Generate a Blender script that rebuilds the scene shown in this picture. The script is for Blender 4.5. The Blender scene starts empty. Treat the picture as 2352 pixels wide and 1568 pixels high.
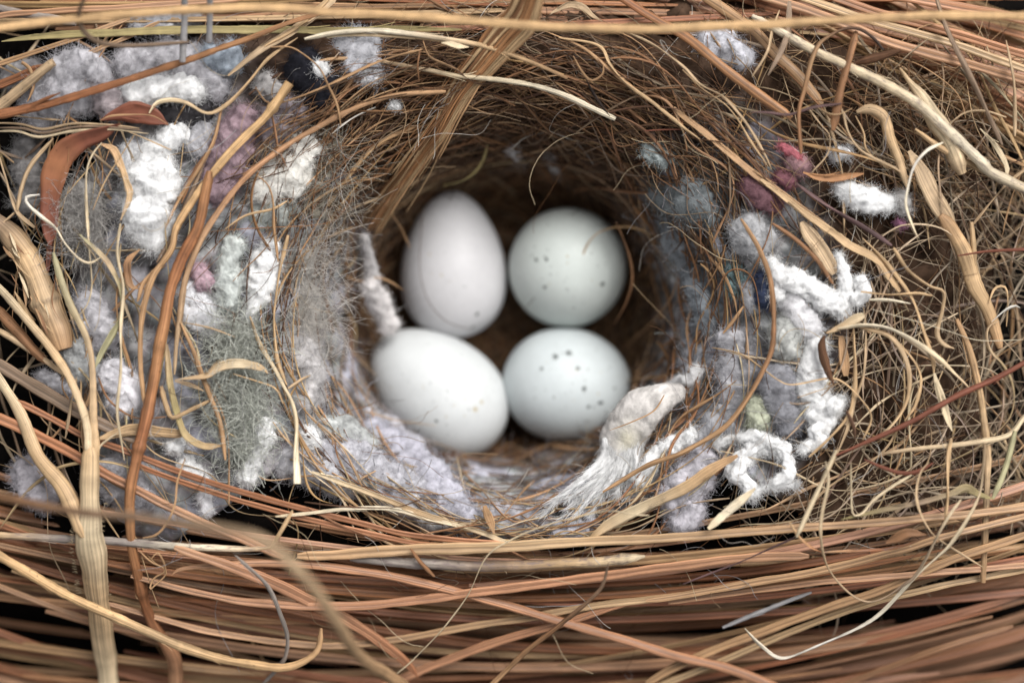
import bpy, math
import numpy as np
from mathutils import noise as mnoise, Vector

# ------------------------------------------------------------------ units
# One unit U = 0.06 mm.  The nest is about 14 cm wide.  The rim of the cup lies at z = 0.
S = 6.0e-5
CAM_D = 7000.0                      # camera height above the rim, in U
rng = np.random.default_rng(11)
scn = bpy.context.scene
col = scn.collection

# ------------------------------------------------------------------ camera, sky, sun, exposure
cd = bpy.data.cameras.new('camera'); cam = bpy.data.objects.new('camera', cd); col.objects.link(cam)
cam.location = (0, 0, CAM_D * S); cam.rotation_euler = (0, 0, 0)
cd.sensor_width = 36.0; cd.lens = 36.0 * CAM_D / 2352.0
cd.clip_start = 0.01; cd.clip_end = 50.0
cd.dof.use_dof = True; cd.dof.focus_distance = (CAM_D + 25) * S; cd.dof.aperture_fstop = 6.3
scn.camera = cam

SUN_EL, SUN_AZ = math.radians(52), math.radians(36)      # azimuth from +Y towards +X
w = bpy.data.worlds.new('World'); scn.world = w; w.use_nodes = True
nt = w.node_tree; bg = nt.nodes['Background']
sky = nt.nodes.new('ShaderNodeTexSky'); sky.sky_type = 'NISHITA'; sky.sun_disc = False
sky.sun_elevation = SUN_EL; sky.sun_rotation = SUN_AZ; sky.air_density = 1.0; sky.dust_density = 4.0
hs = nt.nodes.new('ShaderNodeHueSaturation'); hs.inputs['Saturation'].default_value = 0.10
nt.links.new(sky.outputs[0], hs.inputs['Color']); nt.links.new(hs.outputs[0], bg.inputs[0])
bg.inputs[1].default_value = 0.075
sd = bpy.data.lights.new('sun', 'SUN'); sun = bpy.data.objects.new('sun', sd); col.objects.link(sun)
sd.energy = 1.5; sd.angle = math.radians(32); sd.color = (1.0, 0.97, 0.93)
sdir = Vector((math.sin(SUN_AZ) * math.cos(SUN_EL), math.cos(SUN_AZ) * math.cos(SUN_EL), math.sin(SUN_EL)))
sun.rotation_euler = sdir.to_track_quat('Z', 'Y').to_euler()
sun.location = (0, 0.3, 0.6)
scn.view_settings.view_transform = 'Standard'; scn.view_settings.look = 'None'
scn.view_settings.exposure = 1.1; scn.view_settings.gamma = 1.0
scn.cycles.max_bounces = 6; scn.cycles.diffuse_bounces = 5; scn.cycles.glossy_bounces = 2
scn.cycles.transmission_bounces = 3; scn.cycles.transparent_max_bounces = 4
scn.cycles.use_denoising = True
scn.cycles.use_adaptive_sampling = False

# ------------------------------------------------------------------ helpers
def lin(c):
    c = np.asarray(c, float) / 255.0
    return np.where(c <= 0.04045, c / 12.92, ((c + 0.055) / 1.055) ** 2.4)

CX, CY, CA, CB = -11.0, 69.0, 495.0, 478.0     # cup centre and half-axes (U)

def sstep(x, a, b):
    t = np.clip((x - a) / (b - a), 0, 1); return t * t * (3 - 2 * t)

def H(x, y):
    """height of the nest's surface: cup, rim, and the sides falling away"""
    r = np.hypot((x - CX) / CA, (y - CY) / CB)
    t = np.clip((r - 0.60) / 0.47, 0, 1)
    z = -610 + 560 * (1 - (1 - t) ** 1.5) * sstep(r, 0.48, 0.80)
    z = np.where(r > 1.07, -50 + 40 * sstep(r, 1.07, 1.3), z)
    z = z - 0.95 * np.maximum(0, -y - 440) - 0.6 * np.maximum(0, y - 650)
    z = z - 0.4 * np.maximum(0, np.abs(x) - 980)
    return z

def W(px, py, z):
    """the point that stands at height z where the photograph shows (px, py)"""
    px = np.asarray(px, float); py = np.asarray(py, float); z = np.asarray(z, float)
    k = (CAM_D - z) / CAM_D
    return np.stack([(px - 1176) * k, (784 - py) * k, z + 0 * px], -1)

def spline(p, step=12.0, wob=0.0):
    """Catmull-Rom through the control points (n, d), resampled evenly"""
    p = np.asarray(p, float); n = len(p)
    if n == 2: q = p[0] + (p[1] - p[0]) * np.linspace(0, 1, 12)[:, None]
    else:
        e = np.vstack([2 * p[0] - p[1], p, 2 * p[-1] - p[-2]]); out = []
        t = np.linspace(0, 1, 16, endpoint=False)[:, None]
        for i in range(n - 1):
            a, b, c, d = e[i:i + 4]
            out.append(0.5 * (2 * b + (c - a) * t + (2 * a - 5 * b + 4 * c - d) * t ** 2 + (3 * b - a - 3 * c + d) * t ** 3))
        q = np.vstack(out + [p[-1:]])
    L = np.concatenate([[0], np.cumsum(np.linalg.norm(np.diff(q[:, :2], axis=0), axis=1))])
    m = max(6, int(L[-1] / step) + 1)
    s = np.linspace(0, L[-1], m)
    r = np.stack([np.interp(s, L, q[:, i]) for i in range(p.shape[1])], 1)
    return r, s

def unit(v):
    return v / np.maximum(np.linalg.norm(v, axis=-1, keepdims=True), 1e-9)

PROF = {
    'round': np.array([(math.cos(a), math.sin(a)) for a in np.linspace(0, 2 * math.pi, 9)[:-1]]),
    'thin': np.array([(math.cos(a), math.sin(a)) for a in np.linspace(0, 2 * math.pi, 6)[:-1]]),
    'flat': np.array([(math.cos(a), .5 * math.sin(a)) for a in np.linspace(0, 2 * math.pi, 8)[:-1]]),
    'tri': np.array([(math.cos(a), math.sin(a)) for a in np.linspace(0, 2 * math.pi, 4)[:-1]]),
    'needle': np.array([(-1, .05), (-.82, .34), (-.45, .36), (-.12, .22), (.12, .22), (.45, .36), (.82, .34), (1, .05), (.6, -.5), (0, -.7), (-.6, -.5)])[::-1],
    'convex': np.array([(-1, 0), (-.75, .38), (-.35, .55), (.05, .6), (.42, .5), (.8, .33), (1, 0), (.6, -.45), (0, -.6), (-.6, -.45)])[::-1],
    'blade': np.array([(-1, .22), (-.6, .10), (-.2, .02), (.2, .04), (.6, .14), (1, .26), (.95, .14), (.6, 0.02), (.2, -.09), (-.2, -.1), (-.6, -.02), (-.95, .1)])[::-1],
}

class MB:
    """collects tubes and sheets, then links them as ONE mesh object"""
    def __init__(s): s.v = []; s.f = []; s.uv = []; s.t = []; s.n = 0
    def raw(s, v, f, uv, t):
        s.v.append(v); s.f.append(np.asarray(f, np.int64) + s.n); s.uv.append(uv); s.t.append(np.broadcast_to(t, v.shape)); s.n += len(v)
    def tubes(s, P, R, tint, prof='tri', ref=None, cap=True, twist=None):
        """P (N,K,3) paths, R (N,K) radii, tint (N,3) or (N,K,3)"""
        P = np.asarray(P, float); N, K, _ = P.shape; pr = PROF[prof]; M = len(pr)
        R = np.broadcast_to(np.asarray(R, float), (N, K))
        T = np.empty_like(P); T[:, 1:-1] = P[:, 2:] - P[:, :-2]; T[:, 0] = P[:, 1] - P[:, 0]; T[:, -1] = P[:, -1] - P[:, -2]
        T = unit(T)
        ref = np.array([0, 0, 1.0]) if ref is None else ref
        sd = np.cross(T, np.broadcast_to(ref, T.shape) + 0.02 * T[:, ::-1])
        sd = unit(sd); nm = np.cross(sd, T)
        if twist is not None:
            c, si = np.cos(twist)[..., None], np.sin(twist)[..., None]
            sd, nm = sd * c + nm * si, nm * c - sd * si
        V = P[:, :, None] + R[:, :, None, None] * (sd[:, :, None] * pr[None, None, :, 0, None] + nm[:, :, None] * pr[None, None, :, 1, None])
        L = np.concatenate([np.zeros((N, 1)), np.cumsum(np.linalg.norm(np.diff(P, axis=1), axis=2), 1)], 1) / 100.0
        off = rng.uniform(0, 90, (N, 1))
        uv = np.empty((N, K, M, 2)); uv[..., 0] = (L + off)[:, :, None]; uv[..., 1] = pr[None, None, :, 0] 
        tint = np.asarray(tint, float)
        if tint.ndim == 1: tint = tint[None]
        if tint.ndim == 2: tint = tint[:, None]
        tt = np.broadcast_to(tint[:, :, None], (N, K, M, 3))
        idx = np.arange(N * K * M).reshape(N, K, M); nx = np.roll(idx, -1, 2)
        F = np.stack([idx[:, :-1], nx[:, :-1], nx[:, 1:], idx[:, 1:]], -1).reshape(-1, 4)
        s.raw(V.reshape(-1, 3), F, uv.reshape(-1, 2), tt.reshape(-1, 3))
        if cap and N == 1 and M > 3:
            for k in (0, K - 1):
                c = P[0, k]
                ring = V[0, k]
                vv = np.vstack([ring, c[None]])
                i = np.arange(M); j = np.roll(i, -1)
                ff = np.stack([i, j, np.full(M, M), np.full(M, M)], 1)
                if k == 0: ff = ff[:, [1, 0, 2, 3]]
                u2 = np.vstack([uv[0, k], uv[0, k, :1]])
                t2 = np.vstack([tt[0, k], tt[0, k, :1]]) * 0.8
                s.raw(vv, ff, u2, t2)
    def build(s, name, mat, parent=None, origin=None):
        v = np.vstack(s.v); f = np.vstack(s.f); uv = np.vstack(s.uv); t = np.vstack(s.t)
        if origin is None:
            origin = np.array([v[:, 0].mean(), v[:, 1].mean(), v[:, 2].min()]) if parent is None else np.zeros(3)
        me = bpy.data.meshes.new(name)
        tri = f[:, 2] == f[:, 3]
        q = f[~tri]; tr = f[tri][:, :3]
        loops = np.concatenate([q.ravel(), tr.ravel()]).astype(np.int32)
        tot = np.concatenate([np.full(len(q), 4), np.full(len(tr), 3)]).astype(np.int32)
        start = np.concatenate([[0], np.cumsum(tot)[:-1]]).astype(np.int32)
        me.vertices.add(len(v)); me.vertices.foreach_set('co', ((v - origin) * S).astype(np.float32).ravel())
        me.loops.add(len(loops)); me.loops.foreach_set('vertex_index', loops)
        me.polygons.add(len(tot)); me.polygons.foreach_set('loop_start', start); me.polygons.foreach_set('loop_total', tot)
        me.polygons.foreach_set('use_smooth', np.ones(len(tot), bool))
        me.update(calc_edges=True)
        ul = me.uv_layers.new(name='UVMap'); ul.data.foreach_set('uv', uv[loops].astype(np.float32).ravel())
        ca = me.color_attributes.new('tint', 'FLOAT_COLOR', 'POINT')
        ca.data.foreach_set('color', np.hstack([t, np.ones((len(t), 1))]).astype(np.float32).ravel())
        me.materials.append(mat)
        o = bpy.data.objects.new(name, me); col.objects.link(o)
        if parent is not None:
            o.parent = parent; o.location = (Vector(tuple(origin * S)) - Vector(parent.location)) if parent.parent is None else (0, 0, 0)
        else: o.location = tuple(origin * S)
        return o

def tag(o, label=None, cat=None, group=None, kind=None):
    if label: o['label'] = label
    if cat: o['category'] = cat
    if group: o['group'] = group
    if kind: o['kind'] = kind
    return o

# ------------------------------------------------------------------ materials
def nodes(name):
    m = bpy.data.materials.new(name); m.use_nodes = True
    n = m.node_tree.nodes; l = m.node_tree.links
    return m, n, l, n['Principled BSDF'], n['Material Output']

def mathn(n, l, op, a, b=None, c=None, clamp=False):
    x = n.new('ShaderNodeMath'); x.operation = op; x.use_clamp = clamp
    for i, v in enumerate((a, b, c)):
        if v is None: continue
        if isinstance(v, (int, float)): x.inputs[i].default_value = v
        else: l.new(v, x.inputs[i])
    return x.outputs[0]

def mapr(n, l, v, a, b, c, d):
    x = n.new('ShaderNodeMapRange'); l.new(v, x.inputs[0])
    for i, k in enumerate((a, b, c, d)): x.inputs[i + 1].default_value = k
    return x.outputs[0]

def noisen(n, l, vec, scale, detail=3, rough=0.55):
    x = n.new('ShaderNodeTexNoise'); x.inputs['Scale'].default_value = scale; x.inputs['Detail'].default_value = detail
    x.inputs['Roughness'].default_value = rough
    l.new(vec, x.inputs['Vector']); return x.outputs['Fac']

def scaled(n, l, vec, sx, sy, sz=1):
    x = n.new('ShaderNodeVectorMath'); x.operation = 'MULTIPLY'; l.new(vec, x.inputs[0]); x.inputs[1].default_value = (sx, sy, sz)
    return x.outputs[0]

def times(n, l, colr, fac):
    x = n.new('ShaderNodeVectorMath'); x.operation = 'SCALE'; l.new(colr, x.inputs[0]); l.new(fac, x.inputs['Scale']); return x.outputs[0]

def straw_material(name, sx, sv, lo, hi, spk, rough, spec, mott=0.0, groove=0.0):
    m, n, l, b, out = nodes(name)
    at = n.new('ShaderNodeAttribute'); at.attribute_name = 'tint'
    uv = n.new('ShaderNodeUVMap').outputs[0]
    st = noisen(n, l, scaled(n, l, uv, sx, sv), 1.0, 4, 0.6)              # lengthwise fibres
    bl = noisen(n, l, scaled(n, l, uv, 1.1, 0.5), 1.0, 3)                  # weathering along the stem
    sp = noisen(n, l, scaled(n, l, uv, 9.0, 2.2), 1.0, 2)                  # small dark flecks
    f = mathn(n, l, 'MULTIPLY', mapr(n, l, st, .36, .64, lo, hi), mapr(n, l, bl, .3, .7, .8, 1.15))
    fl = mapr(n, l, sp, .64, .72, 1.0, spk)
    f = mathn(n, l, 'MULTIPLY', f, fl)
    if groove:      # the pale margins and the dark midline a needle has
        sep = n.new('ShaderNodeSeparateXYZ'); l.new(uv, sep.inputs[0])
        av = mathn(n, l, 'ABSOLUTE', mathn(n, l, 'ADD', sep.outputs[1], mathn(n, l, 'MULTIPLY', mathn(n, l, 'SUBTRACT', bl, .5), .5)))
        f = mathn(n, l, 'MULTIPLY', f, mapr(n, l, av, .04, .26, 1 - groove, 1.0))
        f = mathn(n, l, 'MULTIPLY', f, mapr(n, l, av, .5, .85, 1.0, 1 + groove * .35))
    c = times(n, l, at.outputs['Color'], f)
    if mott:
        mo = noisen(n, l, scaled(n, l, uv, 3.0, 1.6), 1.0, 4, .7)
        mx = n.new('ShaderNodeMix'); mx.data_type = 'RGBA'
        l.new(mapr(n, l, mo, .5, .62, 0.0, mott), mx.inputs[0]); l.new(c, mx.inputs[6]); mx.inputs[7].default_value = (.16, .12, .115, 1)
        c = mx.outputs[2]
    l.new(c, b.inputs['Base Color'])
    b.inputs['Roughness'].default_value = rough; b.inputs['Specular IOR Level'].default_value = spec
    bu = n.new('ShaderNodeBump'); bu.inputs['Strength'].default_value = 0.5; bu.inputs['Distance'].default_value = 1.5 * S * 2
    l.new(st, bu.inputs['Height']); l.new(bu.outputs[0], b.inputs['Normal'])
    return m

M_STRAW = straw_material('dry_grass', .55, 3.6, .56, 1.28, .5, .6, .24)
M_NEEDLE = straw_material('pine_needle', .12, 4.0, .6, 1.25, .85, .42, .4, groove=.42)
M_BLADE = straw_material('straw_strip', .15, 6.5, .62, 1.25, .7, .5, .3)
M_ROOT = straw_material('rootlet', 1.0, 2.0, .6, 1.3, .6, .6, .25)
M_BARK = straw_material('bark', .5, 4.0, .45, 1.35, .6, .8, .15)
M_LEAF = straw_material('dead_leaf', .5, 1.2, .85, 1.12, .75, .6, .3)
M_MOTT = straw_material('weathered_stem', .6, 2.6, .75, 1.2, .6, .55, .3, mott=.75)

def lint_material(name, transl, var, bump):
    m, n, l, b, out = nodes(name)
    at = n.new('ShaderNodeAttribute'); at.attribute_name = 'tint'
    tc = n.new('ShaderNodeTexCoord').outputs['Object']
    a = noisen(n, l, tc, 900.0, 4, .65); c = noisen(n, l, tc, 250.0, 3)
    f = mathn(n, l, 'MULTIPLY', mapr(n, l, a, .3, .7, 1 - var, 1 + var * .5), mapr(n, l, c, .3, .7, 1 - var * .7, 1 + var * .3))
    cc = times(n, l, at.outputs['Color'], f); l.new(cc, b.inputs['Base Color'])
    b.inputs['Roughness'].default_value = 1.0; b.inputs['Specular IOR Level'].default_value = 0.08
    if bump:
        bu = n.new('ShaderNodeBump'); bu.inputs['Strength'].default_value = bump; bu.inputs['Distance'].default_value = 8 * S
        l.new(a, bu.inputs['Height']); l.new(bu.outputs[0], b.inputs['Normal'])
    if transl:
        t = n.new('ShaderNodeBsdfTranslucent'); l.new(cc, t.inputs[0])
        mx = n.new('ShaderNodeMixShader'); mx.inputs[0].default_value = transl
        l.new(b.outputs[0], mx.inputs[1]); l.new(t.outputs[0], mx.inputs[2]); l.new(mx.outputs[0], out.inputs[0])
    return m
M_LINT = lint_material('lint', 0.06, .2, .5)
M_FIBRE = lint_material('fine_fibre', 0.25, .2, 0)
M_BED = lint_material('nest_bed', 0, .6, .8)

def egg_material():
    m, n, l, b, out = nodes('eggshell')
    at = n.new('ShaderNodeAttribute'); at.attribute_name = 'tint'
    tc = n.new('ShaderNodeTexCoord').outputs['Object']
    a = noisen(n, l, tc, 350.0, 4, .6); f = mapr(n, l, a, .3, .7, .97, 1.02)
    l.new(times(n, l, at.outputs['Color'], f), b.inputs['Base Color'])
    b.inputs['Roughness'].default_value = .5; b.inputs['Specular IOR Level'].default_value = .35
    fine = noisen(n, l, tc, 2600.0, 2)
    bu = n.new('ShaderNodeBump'); bu.inputs['Strength'].default_value = .06; bu.inputs['Distance'].default_value = 2 * S
    l.new(fine, bu.inputs['Height']); l.new(bu.outputs[0], b.inputs['Normal'])
    return m
M_EGG = egg_material()

# ------------------------------------------------------------------ colours (what the straw itself has)
def dull(c, f):
    l = float(np.dot(c, (.2126, .7152, .0722))); return l + (c - l) * f
CO = {k: dull(lin(v), .90) * .72 for k, v in dict(
    gold=(222, 178, 122), straw=(214, 176, 128), cream=(232, 208, 168), pale=(238, 222, 192), white=(236, 228, 216),
    tan=(196, 152, 106), beige=(204, 172, 132), brown=(158, 112, 74), dbrown=(104, 72, 50), black=(58, 44, 38),
    rust=(172, 110, 68), red=(136, 78, 56), hay=(190, 165, 134), ash=(168, 148, 124), orange=(196, 132, 88), pink=(200, 141, 100), pinktan=(200, 148, 106),
    olive=(172, 154, 98), green=(186, 178, 134), grey=(160, 148, 138), lgrey=(196, 192, 192), purple=(112, 84, 82),
    greybrown=(150, 124, 100), leaf=(140, 80, 58), bark=(184, 130, 82)).items()}

# ------------------------------------------------------------------ the setting under the nest
def fract(p, sc, octv=3):
    return np.array([mnoise.fractal(Vector(q) * sc, .6, 2.0, octv) for q in p])

def grid_sheet(name, x0, x1, y0, y1, nx, ny, zf, tint, mat):
    X, Y = np.meshgrid(np.linspace(x0, x1, nx), np.linspace(y0, y1, ny))
    Z = zf(X, Y); v = np.stack([X, Y, Z], -1).reshape(-1, 3)
    i = np.arange(nx * ny).reshape(ny, nx)
    f = np.stack([i[:-1, :-1], i[:-1, 1:], i[1:, 1:], i[1:, :-1]], -1).reshape(-1, 4)
    mb = MB(); mb.raw(v, f, v[:, :2] / 100, tint(v)); return mb.build(name, mat)

tag(grid_sheet('ground', -9000, 9000, -9000, 9000, 40, 40, lambda x, y: 0 * x - 1250,
               lambda v: np.tile(lin((40, 32, 27)), (len(v), 1)), M_BED), kind='structure')

def bed_z(X, Y):
    p = np.stack([X.ravel(), Y.ravel(), 0 * X.ravel()], -1)
    n1 = fract(p, 1 / 130.0, 3).reshape(X.shape)
    r = np.hypot((X - CX) / CA, (Y - CY) / CB)
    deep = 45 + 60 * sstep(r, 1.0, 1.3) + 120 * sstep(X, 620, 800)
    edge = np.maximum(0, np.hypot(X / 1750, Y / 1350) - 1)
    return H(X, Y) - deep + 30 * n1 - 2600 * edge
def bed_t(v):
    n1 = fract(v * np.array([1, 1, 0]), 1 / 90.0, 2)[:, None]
    return lin((14, 11, 9)) * np.clip(1 + .5 * n1, .3, 1.8)  # near-black base puts the shade of the deep gaps into the colour
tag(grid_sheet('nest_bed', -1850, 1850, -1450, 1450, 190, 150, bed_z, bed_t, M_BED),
    'matted mass of the bird nest beneath straw and lint, coloured dark as gap shade', 'nest')

# ------------------------------------------------------------------ eggs
def egg(label, px, py, z, length, width, axis, k, base, spots):
    a = unit(np.array(axis, float)); c = W(px, py, z)
    kk = (CAM_D - z) / CAM_D
    A = length / 2 * kk; B = width / 2 * kk
    nu, nv = 440, 290
    th = np.linspace(0, math.pi, nv); ph = np.linspace(0, 2 * math.pi, nu, endpoint=False)
    ref = np.array([0, 0, 1.0]) if abs(a[2]) < .9 else np.array([1.0, 0, 0])
    e1 = unit(np.cross(a, ref)); e2 = np.cross(a, e1)
    t = np.cos(th); r = np.sin(th) * (1 + k * t - .25 * k * k * (1 - t * t))
    v = c + A * t[:, None, None] * a + B * r[:, None, None] * (np.cos(ph)[None, :, None] * e1 + np.sin(ph)[None, :, None] * e2)
    v = v.reshape(-1, 3)
    i = np.arange(nu * nv).reshape(nv, nu); j = np.roll(i, -1, 1)
    f = np.stack([i[:-1], i[1:], j[1:], j[:-1]], -1).reshape(-1, 4)
    base = np.array(base); tint = np.tile(base, (len(v), 1))
    up = v[:, 2] > c[2]; k2 = CAM_D / (CAM_D - v[:, 2])
    sx = v[:, 0] * k2 + 1176; sy = 784 - v[:, 1] * k2
    nz = fract(v, 1 / 4.0, 3)
    spots = list(spots) + [(px + rng.normal(0, length * .2), py + rng.normal(0, width * .22), rng.uniform(1.3, 2.8), rng.choice(['g', 't', 'f', 'f'])) for _ in range(18)] + ([(px + rng.normal(0, length * .22), py + rng.normal(0, width * .22), rng.uniform(.9, 2.0), 'd') for _ in range(12)] if len(spots) > 8 else [])
    tint *= (1 + .035 * fract(v + 31, 1 / 60.0, 3))[:, None] * (1 + .03 * fract(v + 77, 1 / 9.0, 2))[:, None]
    for (qx, qy, rr, kind) in spots:
        d2 = np.where(up, (sx - qx) ** 2 + (sy - qy) ** 2, 1e9); p = v[np.argmin(d2)]
        st = np.array([1, .55, 1]) if kind == 'L' else np.ones(3)
        d = np.linalg.norm((v - p) / st, axis=1) * (1 + .6 * nz)
        m = (1 - sstep(d, rr * .5, rr * 1.3))[:, None]
        c2 = {'d': (.055, .062, .058), 'L': (.05, .055, .055), 't': (.42, .36, .24), 'g': (.27, .29, .28), 'f': tuple(base * .8)}[kind]
        tint = tint * (1 - m) + np.array(c2) * m
    mb = MB(); mb.raw(v, f, v[:, :2], tint)
    # the winding must face outwards
    o = mb.build('egg', M_EGG, origin=c)
    o.data.flip_normals() if o.data.polygons[nu * 100].normal.dot(o.data.polygons[nu * 100].center) < 0 else None
    return tag(o, label, 'egg', 'eggs in the nest cup')

egg('greyish white egg standing pointed end up, almost unspotted, under the bark strip', 1041, 608, -478, 338, 241, (.02, -1, -.06), .20,
    (.545, .538, .55), [(1095, 722, 5.5, 'd'), (1086, 751, 5, 'd'), (1062, 702, 1.6, 'g')])
egg('roundest egg, faint green tint, a few black specks, beneath the golden looped straw', 1303, 617, -468, 318, 270, (.05, .26, .93), .06,
    (.565, .607, .582), [(1231, 596, 4.6, 'd'), (1255, 595, 4.6, 'd'), (1251, 660, 4.8, 'd'), (1384, 653, 6, 'd'), (1265, 631, 2.8, 'g'), (1302, 664, 2.8, 'g'),
                      (1204, 577, 2, 'g'), (1228, 566, 2, 'g'), (1191, 638, 2, 'g'), (1304, 588, 2.4, 't'), (1391, 607, 2.2, 'g')])
egg('brightest white egg, tilted, with two tan flecks, crossed by a pale straw', 1004, 899, -440, 354, 262, (.77, -.63, -.05), .13,
    (.56, .578, .582), [(1002, 966, 4, 'd'), (1027, 896, 2.4, 'g'), (1026, 976, 2.6, 'g'), (1106, 923, 4.5, 't'), (1092, 940, 5.5, 't'), (936, 876, 1.8, 'g'),
                      (1068, 915, 2.2, 't'), (1127, 868, 1.6, 'g'), (1067, 954, 1.8, 't')])
egg('bluish white egg with the most black spots, beside the frayed cloth scrap', 1302, 884, -462, 300, 262, (-.95, .12, .25), .02,
    (.535, .578, .588), [(1276, 819, 7, 'd'), (1306, 810, 6.8, 'd'), (1327, 845, 5.2, 'd'), (1244, 847, 4, 'd'), (1342, 893, 6, 'd'), (1379, 925, 8, 'L'),
                      (1351, 934, 3.8, 'd'), (1272, 912, 2.8, 'g'), (1412, 891, 3.4, 'd'), (1369, 803, 2.6, 'g'), (1361, 771, 2.6, 'd'), (1229, 891, 2, 'g'), (1291, 811, 2, 'd'), (1394, 850, 1.8, 'g')])

# ------------------------------------------------------------------ fibres and lint
def walk(p0, d0, n, step, curl, bias=None, bend=.35):
    """N wandering fibres: start points, start directions -> (N, n, 3)"""
    N = len(p0); out = np.empty((N, n, 3)); p = p0.copy(); d = unit(d0); w_ = rng.normal(0, 1, (N, 3))
    st = np.broadcast_to(np.asarray(step, float).reshape(-1, 1), (N, 1))
    for k in range(n):
        out[:, k] = p
        w_ = w_ * .75 + rng.normal(0, 1, (N, 3)) * .66
        d = unit(d + curl * w_ + (0 if bias is None else bias))
        p = p + d * st
    return out

def wad(mb, pts, rad, colr, z=None, lift=0, fibres=900, flen=60, curl=.5, fr=.27, lump=.32, core=.93, fuzz=.10, along=0.0):
    """a wad of lint: a lumpy core swept along pts with radii rad, felted over with fine fibres"""
    pts = np.asarray(pts, float); rad = np.asarray(rad, float)
    zz = H(pts[:, 0] - 1176, 784 - pts[:, 1]) + lift if z is None else np.broadcast_to(np.asarray(z, float), (len(pts),))
    q, s = spline(np.column_stack([pts, zz, rad]), 6)
    c = W(q[:, 0], q[:, 1], q[:, 2]); r = q[:, 3] * core
    T_ = unit(np.gradient(c, axis=0)); e0, e1 = r[0] * .8, r[-1] * .8; tt = np.linspace(1, .12, 5)
    pre = c[0] - T_[0] * (tt[:, None] * e0); post = c[-1] + T_[-1] * (tt[::-1, None] * e1)
    c = np.vstack([pre, c, post]); r = np.concatenate([r[0] * np.sqrt(1 - tt ** 2 + .003), r, r[-1] * np.sqrt(1 - tt[::-1] ** 2 + .003)])
    K = len(c); M = 30; T_ = unit(np.gradient(c, axis=0))
    sd = unit(np.cross(T_, [0, 0, 1.0])); nm = np.cross(sd, T_)
    an = np.linspace(0, 2 * math.pi, M, endpoint=False)
    dirs = sd[:, None] * np.cos(an)[None, :, None] + nm[:, None] * np.sin(an)[None, :, None] * .8
    v = (c[:, None] + r[:, None, None] * dirs).reshape(-1, 3); dd = dirs.reshape(-1, 3)
    o3 = rng.uniform(0, 900, 3); mr = max(12, float(np.mean(rad)))
    n1 = fract(v + o3, 1 / (mr * .95), 2); n2 = fract(v + o3 + 50, 1 / (mr * .36), 2)
    # billowing lobes: rounded outside, creased between
    bil = .5 - np.abs(n2) * 1.3
    v = v + dd * (np.repeat(r, M) * lump * (1.15 * n1 + .75 * bil))[:, None]
    i = np.arange(K * M).reshape(K, M); j = np.roll(i, -1, 1)
    f = np.stack([i[:-1], j[:-1], j[1:], i[1:]], -1).reshape(-1, 4)
    sat = max(colr) - min(colr); cl = np.clip(dull(lin(colr), .55 if sat < 24 else .78) * (1.12 if min(colr) > 200 else .95), 0, .80)
    n3 = fract(v + o3 + 99, 1 / (mr * .5), 3)
    tint = cl * np.clip(1 + (.22 if min(colr) > 200 else .5) * n3, .45, 1.2)[:, None]
    mb.raw(v, f, v[:, :2] / 100, np.clip(tint, 0, .9))
    ok = np.flatnonzero(dd[:, 2] > -.5)
    pick = rng.choice(ok, fibres); n = dd[pick]
    tg = rng.normal(0, 1, (fibres, 3)) + along * np.repeat(T_, M, 0)[pick]; tg = unit(tg - n * (tg * n).sum(1, keepdims=True))
    stray = (rng.uniform(0, 1, (fibres, 1)) < .018)
    d0 = unit(tg + n * np.where(stray, .7, fuzz) * rng.uniform(0, 1.2, (fibres, 1)))
    lm = np.where(stray[:, 0], 1.9, rng.uniform(.5, 1.2, fibres))
    P = walk(v[pick] + n * rng.uniform(-1.5, 1.0, (fibres, 1)), d0, 6, flen / 6 * lm, curl)
    ti = np.clip(tint[pick] * rng.uniform(1.0, 1.4, (fibres, 1)), 0, .95)
    mb.tubes(P, fr * rng.uniform(.6, 1.3, (fibres, 1)) * np.linspace(1, .6, 6)[None], ti, 'tri', ref=rng.normal(0, 1, (fibres, 1, 3)))

def tuft(name, label, pts, rad, colr, **kw):
    mb = MB(); wad(mb, pts, rad, colr, **kw)
    return tag(mb.build(name, M_LINT), label, {'cotton_tuft': 'cotton', 'lint_tuft': 'lint'}[name])

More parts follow.
